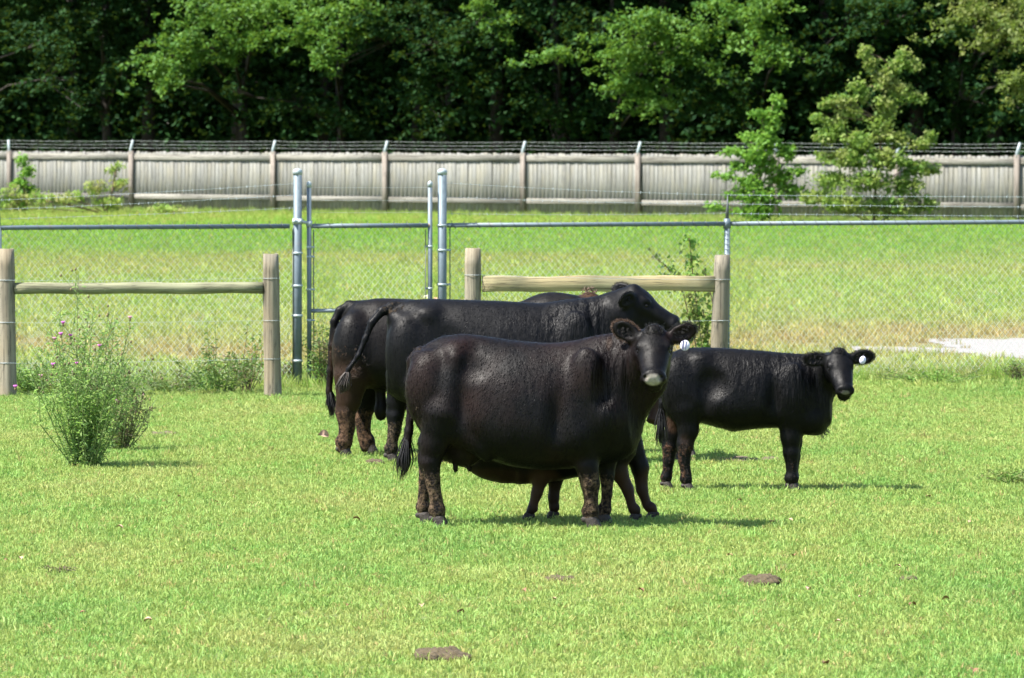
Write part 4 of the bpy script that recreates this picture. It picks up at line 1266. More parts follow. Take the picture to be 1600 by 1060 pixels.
s1 = section(0, 'galvanised chain-link panel left of the gate with three barbed wires above its top rail')
hpipe(s1, -520, 452, RAIL_Z, .024, 'top_rail'); chain_mesh(s1, -520, 457, .03, RAIL_Z)
vpipe(s1, -2, 0, RAIL_Z, .030, 'line_post', dome=False)
p = lp(-2, 0) - np.array(s1.location); mb = MB(); mb.tube([(p[0], 0, RAIL_Z), (p[0], -.02, RAIL_Z + .34)], [.020, .008], 6); mb.build('wire_arm', M['metal_dark'], s1)
bands(s1, 465, [.28, .75, 1.06, 1.40], .045, 457.5)
top_wires(s1, -120, 462, [(318, 287), (331, 305), (345, 325)])
gp1 = vpipe(None or s1, 465, -.05, at(465, 268, link_Y(465))[2], .044, 'gate_post')
s2 = empty('gate', tuple(lp(482, 0)), 'narrow chain-link walk gate in the galvanised pipe frame between the two tall posts', 'gate')
zt = at(482, 288, link_Y(482))[2]
vpipe(s2, 483, .06, zt, .024, 'gate_stile'); vpipe(s2, 672, .06, zt, .024, 'gate_stile')
hpipe(s2, 485, 669, RAIL_Z, .024, 'gate_rail', ties=True); hpipe(s2, 485, 669, at(577, 485, link_Y(577))[2], .021, 'gate_rail', ties=False); hpipe(s2, 485, 669, .10, .021, 'gate_rail', ties=False)
base = np.array(s2.location); mb = MB(); mb.tube([lp(490, .10) - base, lp(664, .78) - base], .019, 10); mb.build('diagonal_brace', M['metal'], s2)
chain_mesh(s2, 487, 668, .12, RAIL_Z)
bands(s2, 483, [.18, .70, 1.02, 1.36, 1.46], .024, 490, zb=(.12, 1.64)); bands(s2, 672, [.18, .70, 1.02, 1.46], .024, 665, zb=(.12, 1.64))
mb = MB(); mb.ball(lp(670, RAIL_Z) - base, .026, 10, 6); mb.build('rusty_end_cup', M['rust'], s2)
top_wires(s2, 485, 671, [(293, 293), (313, 313), (332, 332)], barbs=False, r=.0014, sag=.004)
mb = MB()                                             # the hinge clamp at the top of the gate
h = lp(465, at(465, 346, link_Y(465))[2]) - base; h2 = lp(483, at(483, 350, link_Y(483))[2]) - base
mb.tube([h + [0, 0, -.03], h + [0, 0, .03]], .054, 14); mb.ball(h + [-.03, -.05, 0], .024); mb.ball(h + [.03, -.05, 0], .024); mb.tube([h + [.04, -.02, 0], h2], .017, 8); mb.tube([h2 + [0, 0, -.03], h2 + [0, 0, .03]], .033, 12)
mb.build('hinge', M['wire'], s2)
s3 = section(691, 'galvanised chain-link panel between the gate and the line post topped by a dark spike')
hpipe(s3, 699, 1132, RAIL_Z, .024, 'top_rail'); chain_mesh(s3, 703, 1134, .03, RAIL_Z)
vpipe(s3, 691, -.05, at(691, 268, link_Y(691))[2], .046, 'gate_post')
bands(s3, 691, [.28, .75, 1.06, 1.42, 1.68], .046, 703)
top_wires(s3, 697, 1136, [(286, 305), (308, 319), (334, 333)])
s4 = section(1136, 'long galvanised chain-link panel running out of the picture right of the heifer')
hpipe(s4, 1141, 2150, RAIL_Z, .024, 'top_rail'); chain_mesh(s4, 1138, 2150, .03, RAIL_Z)
vpipe(s4, 1136, -.05, RAIL_Z, .030, 'line_post', dome=False)
p = lp(1136, 0) - np.array(s4.location)
mb = MB()                                             # the wraps round the post and the eye on top of it
for i in range(26): z = .2 + i * .056; mb.tube([(p[0] + .034 * math.cos(q), p[1] + .034 * math.sin(q), z + .02 * math.sin(q)) for q in np.linspace(3.1, 6.3, 8)], .0028, 3)
mb.build('wire_wrap', M['wire'], s4)
mb = MB(); mb.tube([(p[0], p[1], RAIL_Z - .05), (p[0], p[1], RAIL_Z + .055)], [.042, .034], 14); mb.build('eye_top', M['metal'], s4)
mb = MB(); mb.tube([(p[0], p[1], RAIL_Z + .05), (p[0] + .004, p[1] - .01, RAIL_Z + .16), (p[0] + .006, p[1] - .02, RAIL_Z + .31)], [.020, .015, .004], 6); mb.build('wire_arm', M['metal_dark'], s4)
top_wires(s4, 1137, 2150, [(305, 307), (319, 325), (334, 338)], r=.0026)

# ------------------------------------------------------------------ the grey board fence
BF = empty('board_fence', (X(800, fence_Y(800)), fence_Y(800), 0), 'long weathered grey board fence with barbed wire on top, in front of the woods', 'fence')
BL = np.array(BF.location)
TOPZ = 1.80
fd = np.array([X(1590, 156.0) - X(0, 179.0), 156.0 - 179.0, 0]); fd /= np.linalg.norm(fd)
fn = np.array([fd[1], -fd[0], 0])
if fn[1] > 0: fn = -fn
ang = math.atan2(fd[1], fd[0])
def fpt(px, z=0.0, off=0.0):
    """a point on the board fence, off metres towards the camera"""
    Y = fence_Y(px)
    return np.array([X(px, Y), Y, z]) + fn * off - BL
p0, p1 = fpt(-130), fpt(1760)
FL = np.linalg.norm(p1 - p0); step = FL / 298
pick_me = []
for v in range(5):
    r_ = random.Random(v); w = step - .003; mb = MB(); h = TOPZ; de = .032; th = .018
    vs = []
    for y in (0, th):
        vs += [(-w / 2, y, .02), (w / 2, y, .02), (w / 2, y, h - de), (w / 2 - de, y, h), (-w / 2 + de, y, h), (-w / 2, y, h - de)]
    mb.add(vs, [(0, 1, 2, 3, 4, 5), (11, 10, 9, 8, 7, 6)] + [(i, i + 6, (i + 1) % 6 + 6, (i + 1) % 6) for i in range(6)])
    me = mb.mesh('board', False); me.materials.append(M['picket']); pick_me.append(me)
for i in range(298):
    c = p0 + (p1 - p0) * (i + .5) / 298
    o = link('board', pick_me[i % 5], None, BF, tuple(c + np.array([0, 0, random.uniform(-.022, .018)]) + fn * random.uniform(-.0015, .0015)))
    o.rotation_euler = (random.uniform(-.006, .006), random.uniform(-.008, .008), ang + math.pi)
post_px = [-115, 18, 208, 430, 605, 820, 1000, 1215, 1405, 1592, 1745]
for i, px in enumerate(post_px):
    c = fpt(px, 0, .085)
    mb = MB(); mb.box((-.075, -.05, 0), (.075, .05, TOPZ + .02), bev=.008)
    o = mb.build('post', M['fpost'], BF, smooth=False, loc=tuple(c)); o.rotation_euler = (0, random.uniform(-.008, .008), ang)
    if i: 
        q = post_px[i - 1]
        for z, h in ((TOPZ - .15, .17), (.44, .15)):
            a = fpt(q, z, .045); b = fpt(px, z, .045); L_ = np.linalg.norm(b - a)
            mb = MB(); mb.box((-L_ / 2 + .005, -.02, -h / 2), (L_ / 2 - .005, .02, h / 2), bev=.006)
            o = mb.build('rail', M['frail'], BF, smooth=False, loc=tuple((a + b) / 2 + np.array([0, 0, random.uniform(-.02, .02)])))
            o.rotation_euler = (0, random.uniform(-.004, .004), math.atan2((b - a)[1], (b - a)[0]))
    # angled arm for the barbed wire
    lean = .0 if px in (18, 1215) else .11
    mb = MB(); mb.tube([fpt(px, TOPZ - .05, .10), fpt(px, TOPZ + .06, .10), fpt(px, TOPZ + .34, .12) + fd * lean], [.045, .045, .038], 6)
    mb.build('wire_arm', M['wire'], BF)
for k, z in enumerate((.12, .22, .32)):
    mb = MB()
    for i in range(len(post_px) - 1):
        a = fpt(post_px[i], TOPZ + z, .11) + fd * .11 * z / .34; b = fpt(post_px[i + 1], TOPZ + z, .11) + fd * .11 * z / .34
        wire_between(mb, a, b, .0026, .02, 6, 8, seed=i * 7 + k, br=.018)
    mb.build('barbed_wire', M['mesh_wire'], BF)

# ------------------------------------------------------------------ leaves, plants, trees
def leaf_cloud(name, c, size, mat, parent=None, up=.5, seed=0, asp=.55, dirs=None, droop=.3, rnd=None):
    """many small folded leaves in one mesh; c = N x 3 centres"""
    r = np.random.default_rng(seed); n = len(c)
    nrm = r.normal(0, 1, (n, 3)); nrm[:, 2] = np.abs(nrm[:, 2]) + up; nrm /= np.linalg.norm(nrm, axis=1)[:, None]
    d = r.normal(0, 1, (n, 3)) if dirs is None else dirs + r.normal(0, .35, (n, 3))
    d[:, 2] -= droop
    d -= nrm * (d * nrm).sum(1)[:, None]; d /= np.linalg.norm(d, axis=1)[:, None] + 1e-9
    s_ = np.cross(nrm, d); sz = (size * r.uniform(.6, 1.25, n))[:, None]
    a = c - d * sz * .5; b = c + s_ * sz * asp * .5 + nrm * sz * .10 - d * sz * .05; t = c + d * sz * .5 - nrm * sz * .10; e = c - s_ * sz * asp * .5 + nrm * sz * .10 - d * sz * .05
    V = np.stack([a, b, t, e], 1).reshape(-1, 3)
    idx = np.arange(n)[:, None] * 4 + np.array([[0, 1, 2, 0, 2, 3]])
    me = mesh_from(name, V, idx, np.full(n * 2, 3), False)
    rr = r.uniform(0, 1, n) if rnd is None else rnd
    attr(me, 'rnd', np.repeat(rr, 4))
    return link(name, me, mat, parent)

def boughs(cent, rad, m, k, sig, seed):
    """leaf clusters strung along arching twigs that leave the heart of a bough and droop at their ends"""
    r = np.random.default_rng(seed); cent = np.array(cent); rad = np.array(rad); out = []
    nb = max(3, m // 6)
    for b in range(nb):
        st_ = cent + r.normal(0, .38, 3) * rad + np.array([0, .25 * rad[1], .25 * rad[2]])
        a = r.uniform(0, 6.283); d = np.array([math.cos(a), math.sin(a) * .9 - .25, r.uniform(-.45, .45)])
        ln = r.uniform(.4, 1.85)
        for j in range(6):
            t = (j + r.uniform(0, .8)) / 5.5
            q = st_ + d * rad * t * ln + np.array([0, 0, -.42 * rad[2] * (t * ln) ** 2]) + r.normal(0, .06, 3)
            out.append((q, (1.15 - .5 * t)))
    cc = np.array([o[0] for o in out]); sc_ = np.array([o[1] for o in out])
    pts = cc[:, None, :] + r.normal(0, 1, (len(cc), k, 3)) * (np.array([1, 1, .6]) * sig) * sc_[:, None, None]
    return pts.reshape(-1, 3), np.repeat(r.uniform(0, 1, len(cc)) * .7, k) + r.uniform(0, .3, len(cc) * k), cc

def clusters(cent, rad, m, k, sig, seed, shell=.55, flat=.75):
    """twig clusters through an ellipsoid, thicker towards its skin"""
    r = np.random.default_rng(seed)
    v = r.normal(0, 1, (m, 3)); v /= np.linalg.norm(v, axis=1)[:, None]
    q = (shell + (1 - shell) * r.uniform(0, 1, m)) [:, None]
    cc = np.array(cent) + v * q * np.array(rad)
    s3 = np.array([1, 1, flat]) * sig
    pts = (cc[:, None, :] + r.normal(0, 1, (m, k, 3)) * s3)
    return pts.reshape(-1, 3), np.repeat(r.uniform(0, 1, m) * .7, k) + r.uniform(0, .3, m * k), cc

def tree(px, Yt, H, label, lobes, mat, trunk_r=.22, seed=0, leaf=.17, group='trees of the wood behind the board fence', cat='tree', name='broadleaf_tree', kk=16, sig=.26):
    """lobes = (photo x, photo y, distance, radius x, depth radius, radius z, clusters)"""
    r = random.Random(seed)
    x0 = X(px, Yt); e = empty(name, (x0, Yt, 0), label, cat, group); B0 = np.array([x0, Yt, 0])
    P_, R_, S_, limbs = [], [], [], []
    for i, (lx, ly, lY, rx, ry, rz, m) in enumerate(lobes):
        c = at(lx, ly, lY) - B0
        p_, q_, cc = boughs(c, (rx * 1.1, ry, rz * 1.1), int(m * 1.25), kk, sig, seed * 31 + i)
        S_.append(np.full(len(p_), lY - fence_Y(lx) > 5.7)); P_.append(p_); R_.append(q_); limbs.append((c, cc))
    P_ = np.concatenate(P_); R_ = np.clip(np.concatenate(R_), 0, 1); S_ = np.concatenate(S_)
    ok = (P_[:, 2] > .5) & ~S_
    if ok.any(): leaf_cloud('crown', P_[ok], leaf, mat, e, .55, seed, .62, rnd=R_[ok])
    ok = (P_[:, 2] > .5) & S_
    if ok.any(): leaf_cloud('shade_tinted_crown', P_[ok], leaf * 1.2, M['leaf_mid'], e, .55, seed + 1, .62, rnd=R_[ok])  # boughs deep behind the fence get shade painted into their leaf colour
    mb = MB(); pts = [(0, 0, -.1)]; x = y = 0
    for i in range(1, 7):
        x += r.uniform(-.12, .12); y += r.uniform(-.12, .12); pts.append((x, y, H * .8 * i / 6))
    mb.tube(pts, [trunk_r * (1.25 if i == 0 else 1 - .8 * i / 6) for i in range(7)], 9); mb.build('trunk', M['bark'], e)
    mb = MB()
    for c, cc in limbs:
        z0 = min(max(c[2] * .7, 1.2), H * .6); k = z0 / (H * .8) * 6; k0 = int(k); q = np.array(pts[min(k0, 6)]); q[2] = z0
        mid = (q + c) / 2 + np.array([0, 0, .35])
        mb.tube([q, mid, c], [trunk_r * .33, trunk_r * .2, trunk_r * .08], 5)
        for j in range(0, min(len(cc), 10)): mb.tube([mid * .3 + c * .7, cc[j]], [.03, .012], 3, caps=False)
    b_ = mb.build('limbs', M['bark'], e); b_['kind'] = 'stuff'
    return e

def back(px, o): return fence_Y(px) + o
LITS = [
    (-60, 11, 'broadleaf tree cut by the left edge of the frame, its low boughs in shade', [(-40, 90, 9, 1.8, 1.5, 1.6, 90), (20, 20, 9, 1.7, 1.4, 1.1, 80), (88, 120, 6.5, .75, .7, 1.05, 46), (60, 70, 7.5, 1.0, .9, .9, 50)], 'leaf_a'),
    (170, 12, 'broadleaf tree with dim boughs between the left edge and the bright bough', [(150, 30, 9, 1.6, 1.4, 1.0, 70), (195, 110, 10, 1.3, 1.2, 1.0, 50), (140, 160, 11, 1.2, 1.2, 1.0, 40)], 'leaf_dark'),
    (380, 12, 'broadleaf tree with the brightest sunlit bough hanging low at upper left', [(345, 25, 4.6, 1.35, 1.0, .85, 120), (285, 80, 4.0, .95, .8, .75, 90), (250, 118, 4.0, .55, .5, .45, 44), (350, 75, 4.8, .7, .6, .6, 46), (440, 15, 4.6, 1.2, 1.0, .65, 90), (268, 130, 3.8, .25, .3, .3, 14), (400, 55, 5.2, .7, .6, .5, 40)], 'leaf_a'),
    (540, 12, 'broadleaf tree whose lit twigs dangle over the second and third fence posts', [(480, 45, 4.6, .75, .7, .7, 60), (512, 95, 4.2, .38, .4, .5, 34), (530, 15, 4.6, .9, .8, .7, 70), (560, 45, 5.6, .55, .6, .5, 34), (375, 150, 9, .5, .5, .4, 14), (530, 185, 9, .8, .8, .5, 30), (450, 170, 10, 1.1, 1.0, .6, 36)], 'leaf_a'),
    (700, 13, 'broadleaf tree with half lit drooping boughs above the middle of the board fence', [(640, 40, 6.5, 1.2, 1.1, 1.0, 80), (670, 115, 7.0, .8, .8, .8, 50), (730, 60, 6.5, 1.1, 1.0, .9, 70), (655, 150, 7.0, .35, .4, .35, 16), (760, 20, 5.5, .8, .7, .5, 44), (690, 190, 10, 1.2, 1, .5, 36)], 'leaf_a'),
    (880, 13, 'broadleaf tree carrying one yellowish spray over the fence right of the centre', [(870, 85, 4.6, .75, .6, .20, 34), (820, 30, 6.0, .9, .8, .7, 56), (905, 40, 7, .9, .9, .9, 50), (840, 150, 10, 1.0, 1.0, .8, 44), (900, 190, 10, .8, .8, .5, 30)], 'leaf_a'),
    (955, 12, 'broadleaf tree with a visible trunk and layered sunlit boughs right of centre', [(1020, 40, 4.6, 1.05, .9, .55, 90), (985, 75, 4.8, .75, .7, .45, 56), (1050, 95, 5.2, 1.1, .9, .7, 90), (985, 130, 4.6, .75, .7, .35, 56), (1030, 160, 5.2, .65, .6, .4, 44), (1100, 60, 5.0, .5, .5, .45, 36)], 'leaf_a'),
    (1190, 13, 'broadleaf tree with scattered yellow green tips above the tall pointed sapling', [(1175, 55, 5.2, .9, .8, .75, 66), (1215, 95, 5.0, .5, .5, .5, 34), (1140, 20, 5.6, .9, .8, .5, 50), (1110, 160, 6.5, .9, .8, .75, 60), (1190, 10, 5, .8, .7, .4, 40), (1080, 120, 6, .7, .7, .6, 36)], 'leaf_a'),
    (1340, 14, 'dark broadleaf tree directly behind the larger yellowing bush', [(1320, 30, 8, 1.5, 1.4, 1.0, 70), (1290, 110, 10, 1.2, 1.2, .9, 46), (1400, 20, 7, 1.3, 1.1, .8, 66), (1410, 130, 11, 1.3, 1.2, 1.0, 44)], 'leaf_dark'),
    (1500, 14, 'broadleaf tree with yellowing boughs cut by the right edge of the frame', [(1540, 20, 5.0, 1.1, .9, .55, 80), (1575, 60, 5.0, .8, .7, .5, 60), (1590, 125, 5.0, .55, .5, .42, 44), (1510, 50, 6.2, .6, .6, .4, 30), (1590, 30, 5.6, 1, .9, .8, 60), (1500, 150, 10, 1.2, 1.1, .9, 40)], 'leaf_y'),
    (1690, 13, 'broadleaf tree standing just outside the right edge with boughs reaching in', [(1640, 60, 7, 1.4, 1.2, 1.3, 70), (1600, 180, 9, .9, .9, .6, 34)], 'leaf_a'),
]
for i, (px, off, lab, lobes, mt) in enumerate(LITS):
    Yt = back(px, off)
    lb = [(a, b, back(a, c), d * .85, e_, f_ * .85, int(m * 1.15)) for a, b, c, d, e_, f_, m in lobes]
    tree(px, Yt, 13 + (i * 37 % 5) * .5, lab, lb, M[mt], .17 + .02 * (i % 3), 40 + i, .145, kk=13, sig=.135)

# crowns of the same wood above the frame: coarse foliage that shades what is below
def high_crown(i, px, off, H, label, rows):
    r = np.random.default_rng(900 + i); Yt = back(px, off); x0 = X(px, Yt)
    e = empty('forest_tree', (x0, Yt, 0), label, 'tree', 'trees of the wood behind the board fence')
    P_ = []
    for (dx, dy, z, rx, ry, rz, m) in rows:
        q, _, _ = clusters((dx, dy, z), (rx, ry, rz), m, 12, .34, 500 + i * 9 + int(z), .35)
        P_.append(q)
    q, _, _ = boughs((0, -.6, 3.6), (2.4, 1.4, 2.6), 90, 12, .26, 700 + i)   # low shaded boughs
    P_.append(q)
    P_ = np.concatenate(P_); P_ = P_[P_[:, 2] > .4]
    leaf_cloud('crown', P_, .26 if i < 40 else .32, M['leaf_mid' if i % 2 and i < 40 else 'leaf_dark'], e, .5, 77 + i, .7)  # both leaf colours have the shade of the wood painted in
    mb = MB(); mb.tube([(0, 0, -.1), (.1, .05, H * .3), (-.1, 0, H * .6), (.05, .1, H * .9)], [.26, .20, .15, .06], 9); mb.build('trunk', M['bark'], e)
fpx = [-170, -40, 95, 240, 380, 500, 640, 780, 905, 1040, 1165, 1290, 1430, 1560, 1700, 1830]
names = ['far left', 'left', 'centre', 'right']
for i, px in enumerate(fpx):
    rr_ = random.Random(i)
    high_crown(i, px + rr_.uniform(-20, 20), 12.5 + rr_.uniform(-1, 2), 14, 'tall forest tree in the shaded front row behind the board fence',
               [(0, -3.0, 8.9, 2.5, 5.0, 1.5, 420), (0, 0, 12.3, 2.2, 4.0, 2.2, 220), (-.3, .5, 5.6, 2.2, 1.8, 1.8, 130)])
for i, px in enumerate([-110, 30, 190, 330, 470, 610, 740, 880, 1000, 1130, 1270, 1400, 1530, 1660, 1790]):
    rr_ = random.Random(50 + i)
    high_crown(40 + i, px, 17.5 + rr_.uniform(-1, 1.5), 14, 'deeply shaded forest tree of the second row behind the board fence',
               [(0, 0, 3.0, 1.9, 1.4, 2.4, 130), (0, 0, 7.0, 2.1, 1.8, 2.4, 130), (0, 0, 11.5, 2.3, 2.2, 2.6, 150)])
# the depth of the wood: one mass nobody could count
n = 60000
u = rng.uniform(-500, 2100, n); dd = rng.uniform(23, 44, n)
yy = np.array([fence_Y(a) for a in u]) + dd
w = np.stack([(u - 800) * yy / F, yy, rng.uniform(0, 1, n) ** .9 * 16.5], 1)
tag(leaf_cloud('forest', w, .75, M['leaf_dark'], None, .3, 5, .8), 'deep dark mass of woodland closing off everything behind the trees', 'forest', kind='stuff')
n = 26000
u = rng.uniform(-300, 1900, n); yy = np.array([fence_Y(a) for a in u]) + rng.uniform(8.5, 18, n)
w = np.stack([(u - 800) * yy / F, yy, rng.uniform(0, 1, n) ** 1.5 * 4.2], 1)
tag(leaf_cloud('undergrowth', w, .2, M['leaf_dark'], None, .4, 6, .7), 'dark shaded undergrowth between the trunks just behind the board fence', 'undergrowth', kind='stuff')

# saplings and bushes in front of the board fence
def sapling(name, label, px, off, spine, boughs, mat, seed, leaf=.13, dens=1.0, stems=1, cat='bush', kk=12, sig=.075):
    """spine: photo points of the leader; boughs: (photo x, photo y, depth offset, rx, ry, rz, clusters)"""
    Yt = back(px, off); e = empty(name, (X(px, Yt), Yt, 0), label, cat); B0 = np.array(e.location)
    P_, R_ = [], []; mb = MB()
    sp_ = [at(a, b, Yt) - B0 for a, b in spine]; sp_[0][2] = 0
    mb.tube(sp_, [.04 * (1 - .8 * i / len(sp_)) for i in range(len(sp_))], 6)
    for i, (a, b, dY, rx, ry, rz, m) in enumerate(boughs):
        c = at(a, b, Yt + dY) - B0
        p_, q_, cc = clusters(c, (rx, ry, rz), int(m * dens), kk, sig, seed * 13 + i, .3, .7)
        P_.append(p_); R_.append(q_)
        j = min(range(len(sp_)), key=lambda k: np.linalg.norm(sp_[k] - (c - np.array([0, 0, .35])))) 
        mb.tube([sp_[j], (sp_[j] + c) / 2 + np.array([0, 0, .05]), c], [.022, .014, .006], 4)
        for q in range(0, min(len(cc), 6)): mb.tube([c, cc[q]], [.008, .004], 3, caps=False)
    P_ = np.concatenate(P_); R_ = np.clip(np.concatenate(R_), 0, 1); ok = P_[:, 2] > .02
    leaf_cloud('leaves', P_[ok], leaf, mat, e, .5, seed, .6, rnd=R_[ok]); mb.build('stem', M['brown_stem'], e)
    return e

sapling('sapling', 'slim bright green sapling with a pointed top rising over the board fence', 1190, -4.5,
        [(1190, 345), (1190, 300), (1185, 250), (1195, 200), (1212, 155)],
        [(1213, 158, 0, .14, .14, .28, 9), (1208, 178, 0, .2, .2, .22, 12), (1185, 178, 0, .2, .15, .10, 8), (1205, 196, 0, .24, .22, .25, 16), (1196, 222, 0, .42, .3, .28, 26),
         (1170, 216, .2, .22, .2, .16, 9), (1228, 236, 0, .22, .2, .3, 14), (1180, 245, -.2, .42, .3, .3, 26), (1200, 262, 0, .4, .3, .3, 24), (1140, 238, 0, .35, .2, .08, 9), (1155, 262, 0, .30, .2, .15, 12),
         (1135, 276, 0, .35, .2, .10, 9), (1175, 285, -.2, .42, .3, .28, 24), (1220, 280, .1, .38, .3, .28, 20), (1190, 310, -.2, .6, .4, .3, 34), (1240, 300, .1, .45, .3, .25, 20), (1150, 305, 0, .4, .3, .18, 14),
         (1180, 332, -.3, .7, .4, .22, 30), (1245, 268, 0, .35, .3, .12, 10), (1120, 322, 0, .25, .2, .12, 8)], M['leaf_sap'], 3, .125, 1.8)
sapling('bush', 'large yellowing bush with reddish brown tints growing against the board fence', 1365, -5.5,
        [(1365, 345), (1368, 290), (1375, 240), (1378, 190), (1383, 140), (1390, 100)],
        [(1352, 82, 0, .14, .12, .20, 8), (1362, 100, 0, .2, .16, .2, 12), (1412, 85, 0, .14, .12, .18, 8), (1400, 105, 0, .22, .2, .26, 16), (1425, 103, 0, .2, .16, .16, 9), (1380, 125, 0, .30, .25, .28, 20),
         (1405, 140, 0, .3, .25, .25, 16), (1430, 152, 0, .3, .2, .12, 10), (1385, 165, 0, .36, .3, .3, 26), (1340, 135, 0, .16, .14, .18, 8), (1345, 150, .1, .2, .2, .2, 10), (1315, 158, 0, .30, .2, .14, 12), (1292, 163, 0, .2, .15, .1, 8),
         (1330, 175, .1, .36, .3, .2, 16), (1275, 186, 0, .2, .15, .1, 7), (1305, 196, .1, .35, .3, .22, 18), (1290, 215, 0, .4, .3, .2, 20), (1375, 195, 0, .4, .3, .3, 28), (1345, 225, -.2, .5, .4, .3, 34),
         (1400, 215, 0, .5, .4, .25, 26), (1440, 225, 0, .35, .3, .16, 14), (1452, 212, 0, .18, .15, .14, 8), (1325, 250, -.3, .6, .4, .3, 36), (1385, 250, -.3, .6, .4, .3, 40), (1430, 262, -.1, .5, .3, .22, 24), (1295, 245, 0, .35, .3, .12, 12),
         (1300, 285, 0, .5, .4, .3, 30), (1350, 285, -.4, .6, .4, .3, 40), (1410, 290, -.2, .6, .4, .3, 34), (1456, 266, 0, .28, .2, .10, 8), (1320, 318, -.4, .7, .4, .3, 40), (1385, 322, -.3, .8, .4, .3, 40), (1440, 318, -.1, .5, .3, .22, 20), (1275, 310, 0, .4, .3, .25, 20)],
        M['leaf_bush'], 4, .12, 2.1)
sapling('shrub', 'small bright green leafy shoot in front of the board fence at the left edge', 38, -5,
        [(40, 335), (38, 300), (36, 265)],
        [(36, 252, 0, .16, .14, .16, 10), (42, 268, 0, .22, .2, .18, 14), (32, 285, 0, .24, .2, .2, 16), (45, 300, 0, .26, .2, .2, 16), (30, 315, 0, .3, .2, .2, 16)], M['leaf_sap'], 5, .13, 1.2)
sapling('weed_clump', 'hazy olive clump of seeding weeds against the left stretch of board fence', 165, -5,
        [(165, 335), (175, 300), (182, 265)],
        [(180, 268, 0, .25, .2, .25, 10), (185, 290, 0, .35, .3, .25, 16), (150, 295, 0, .5, .3, .25, 20), (110, 310, 0, .7, .4, .2, 26), (60, 312, 0, .6, .4, .2, 22), (170, 318, 0, .6, .4, .2, 26), (15, 305, 0, .5, .3, .3, 24), (5, 325, 0, .6, .3, .2, 20)], M['tall'], 6, .11, 1.3, cat='weeds')
sapling('weed_clump', 'low rounded olive weed clump between the second and third posts of the board fence', 258, -6,
        [(258, 338), (258, 325)], [(255, 330, 0, .6, .4, .16, 26), (280, 334, 0, .4, .3, .12, 16), (235, 336, 0, .4, .3, .12, 16)], M['tall'], 7, .10, 1.2, cat='weeds')

# weeds and vine by the chain-link fence
def weed(name, label, px, py, stems, H, spread, mat, seed, leaf=.035, per=40, cat='weeds', bare=.15, stem_mat='twig', asp=.35, Y=None, lean=(0, 0), group=None):
    g0 = ground(px, py) if Y is None else np.array([X(px, Y), Y, 0])
    e = empty(name, tuple(g0), label, cat, group); r = np.random.default_rng(seed); mb = MB(); C, D_ = [], []
    tips = []
    for i in range(stems):
        a = r.uniform(0, 6.283); q = spread * math.sqrt(r.uniform()); h = H * r.uniform(.45, 1.0) * (1 - .3 * (q / spread))
        b = np.array([math.cos(a) * q * .2, math.sin(a) * q * .2, 0]); t = np.array([math.cos(a) * q + lean[0] * h, math.sin(a) * q + lean[1] * h, h])
        m = b * .5 + t * .5 + r.normal(0, .045 * H, 3); m[2] = h * .55; pts = [b, m, t]
        mb.tube(pts, [.005, .004, .0018], 4, caps=False); tips.append((pts, h))
        for _ in range(per):
            s_ = bare + (1 - bare) * r.uniform() ** .9
            p_ = b * (1 - s_) ** 2 + 2 * m * s_ * (1 - s_) + t * s_ ** 2 if False else (b + (m - b) * min(1, s_ * 2) if s_ < .5 else m + (t - m) * (s_ - .5) * 2)
            o_ = r.normal(0, 1, 3); o_[2] = abs(o_[2]) * .3; o_ /= np.linalg.norm(o_)
            C.append(p_ + o_ * leaf * r.uniform(.3, 1.6)); D_.append(o_)
    leaf_cloud('leaves', np.array(C), leaf, mat, e, .3, seed, asp, dirs=np.array(D_), droop=.1)
    mb.build('stems', M[stem_mat], e)
    return e, tips

weed('weed_clump', 'dark leafy weeds at the foot of the left section near its right post', 345, 612, 26, .55, .55, M['leaf_weed'], 21, .05, 40, Y=59.2)
weed('weed_clump', 'tall thin brown stemmed weed leaning beside the right post of the left section', 385, 606, 12, .85, .28, M['leaf_weed'], 22, .05, 26, Y=59.3, stem_mat='brown_stem')
weed('weed_clump', 'sparse green creeper hanging on the chain-link left of the gate', 325, 600, 5, .85, .16, M['leaf_weed'], 23, .05, 26, Y=59.6)
weed('weed_clump', 'dark bushy weed behind the gate beside the bull', 508, 606, 30, .80, .26, M['leaf_weed'], 24, .05, 44, Y=60.6, stem_mat='brown_stem')
weed('weed_clump', 'low dark weeds between the round post and the tall gate post', 447, 612, 20, .36, .2, M['leaf_weed'], 25, .045, 36, Y=61.2)
weed('weed_clump', 'shaggy weeds at the foot of the leftmost round post', 50, 618, 24, .45, .30, M['leaf_weed'], 26, .045, 40, Y=59.0)
weed('weed_clump', 'long low strip of weeds along the fence foot behind the thistle', 180, 612, 40, .30, 1.0, M['leaf_weed'], 27, .04, 30, Y=59.3)
weed('weed_clump', 'low dark weeds in the middle of the left fence section', 270, 612, 26, .24, .5, M['leaf_weed'], 31, .04, 30, Y=59.3)
weed('weed_clump', 'green weeds behind the scrotum and legs of the bull at the gate foot', 585, 606, 24, .30, .6, M['leaf_weed'], 28, .04, 26, Y=60.2)
weed('weed_clump', 'small leafy weed at the right edge on the fence line', 1592, 600, 16, .30, .22, M['leaf_weed'], 29, .045, 30, Y=62.0)
weed('weed_clump', 'low dark green weed in the pasture at the right edge', 1585, 757, 22, .14, .26, M['leaf_vine'], 30, .035, 26)
weed('weed_clump', 'tiny weed tuft in the lawn at lower left', 90, 898, 9, .07, .09, M['leaf_weed'], 32, .03, 16)
weed('weed_clump', 'low green growth on the fence line right of the heifer', 1465, 596, 40, .18, .75, M['leaf_vine'], 33, .04, 24, Y=61.6)

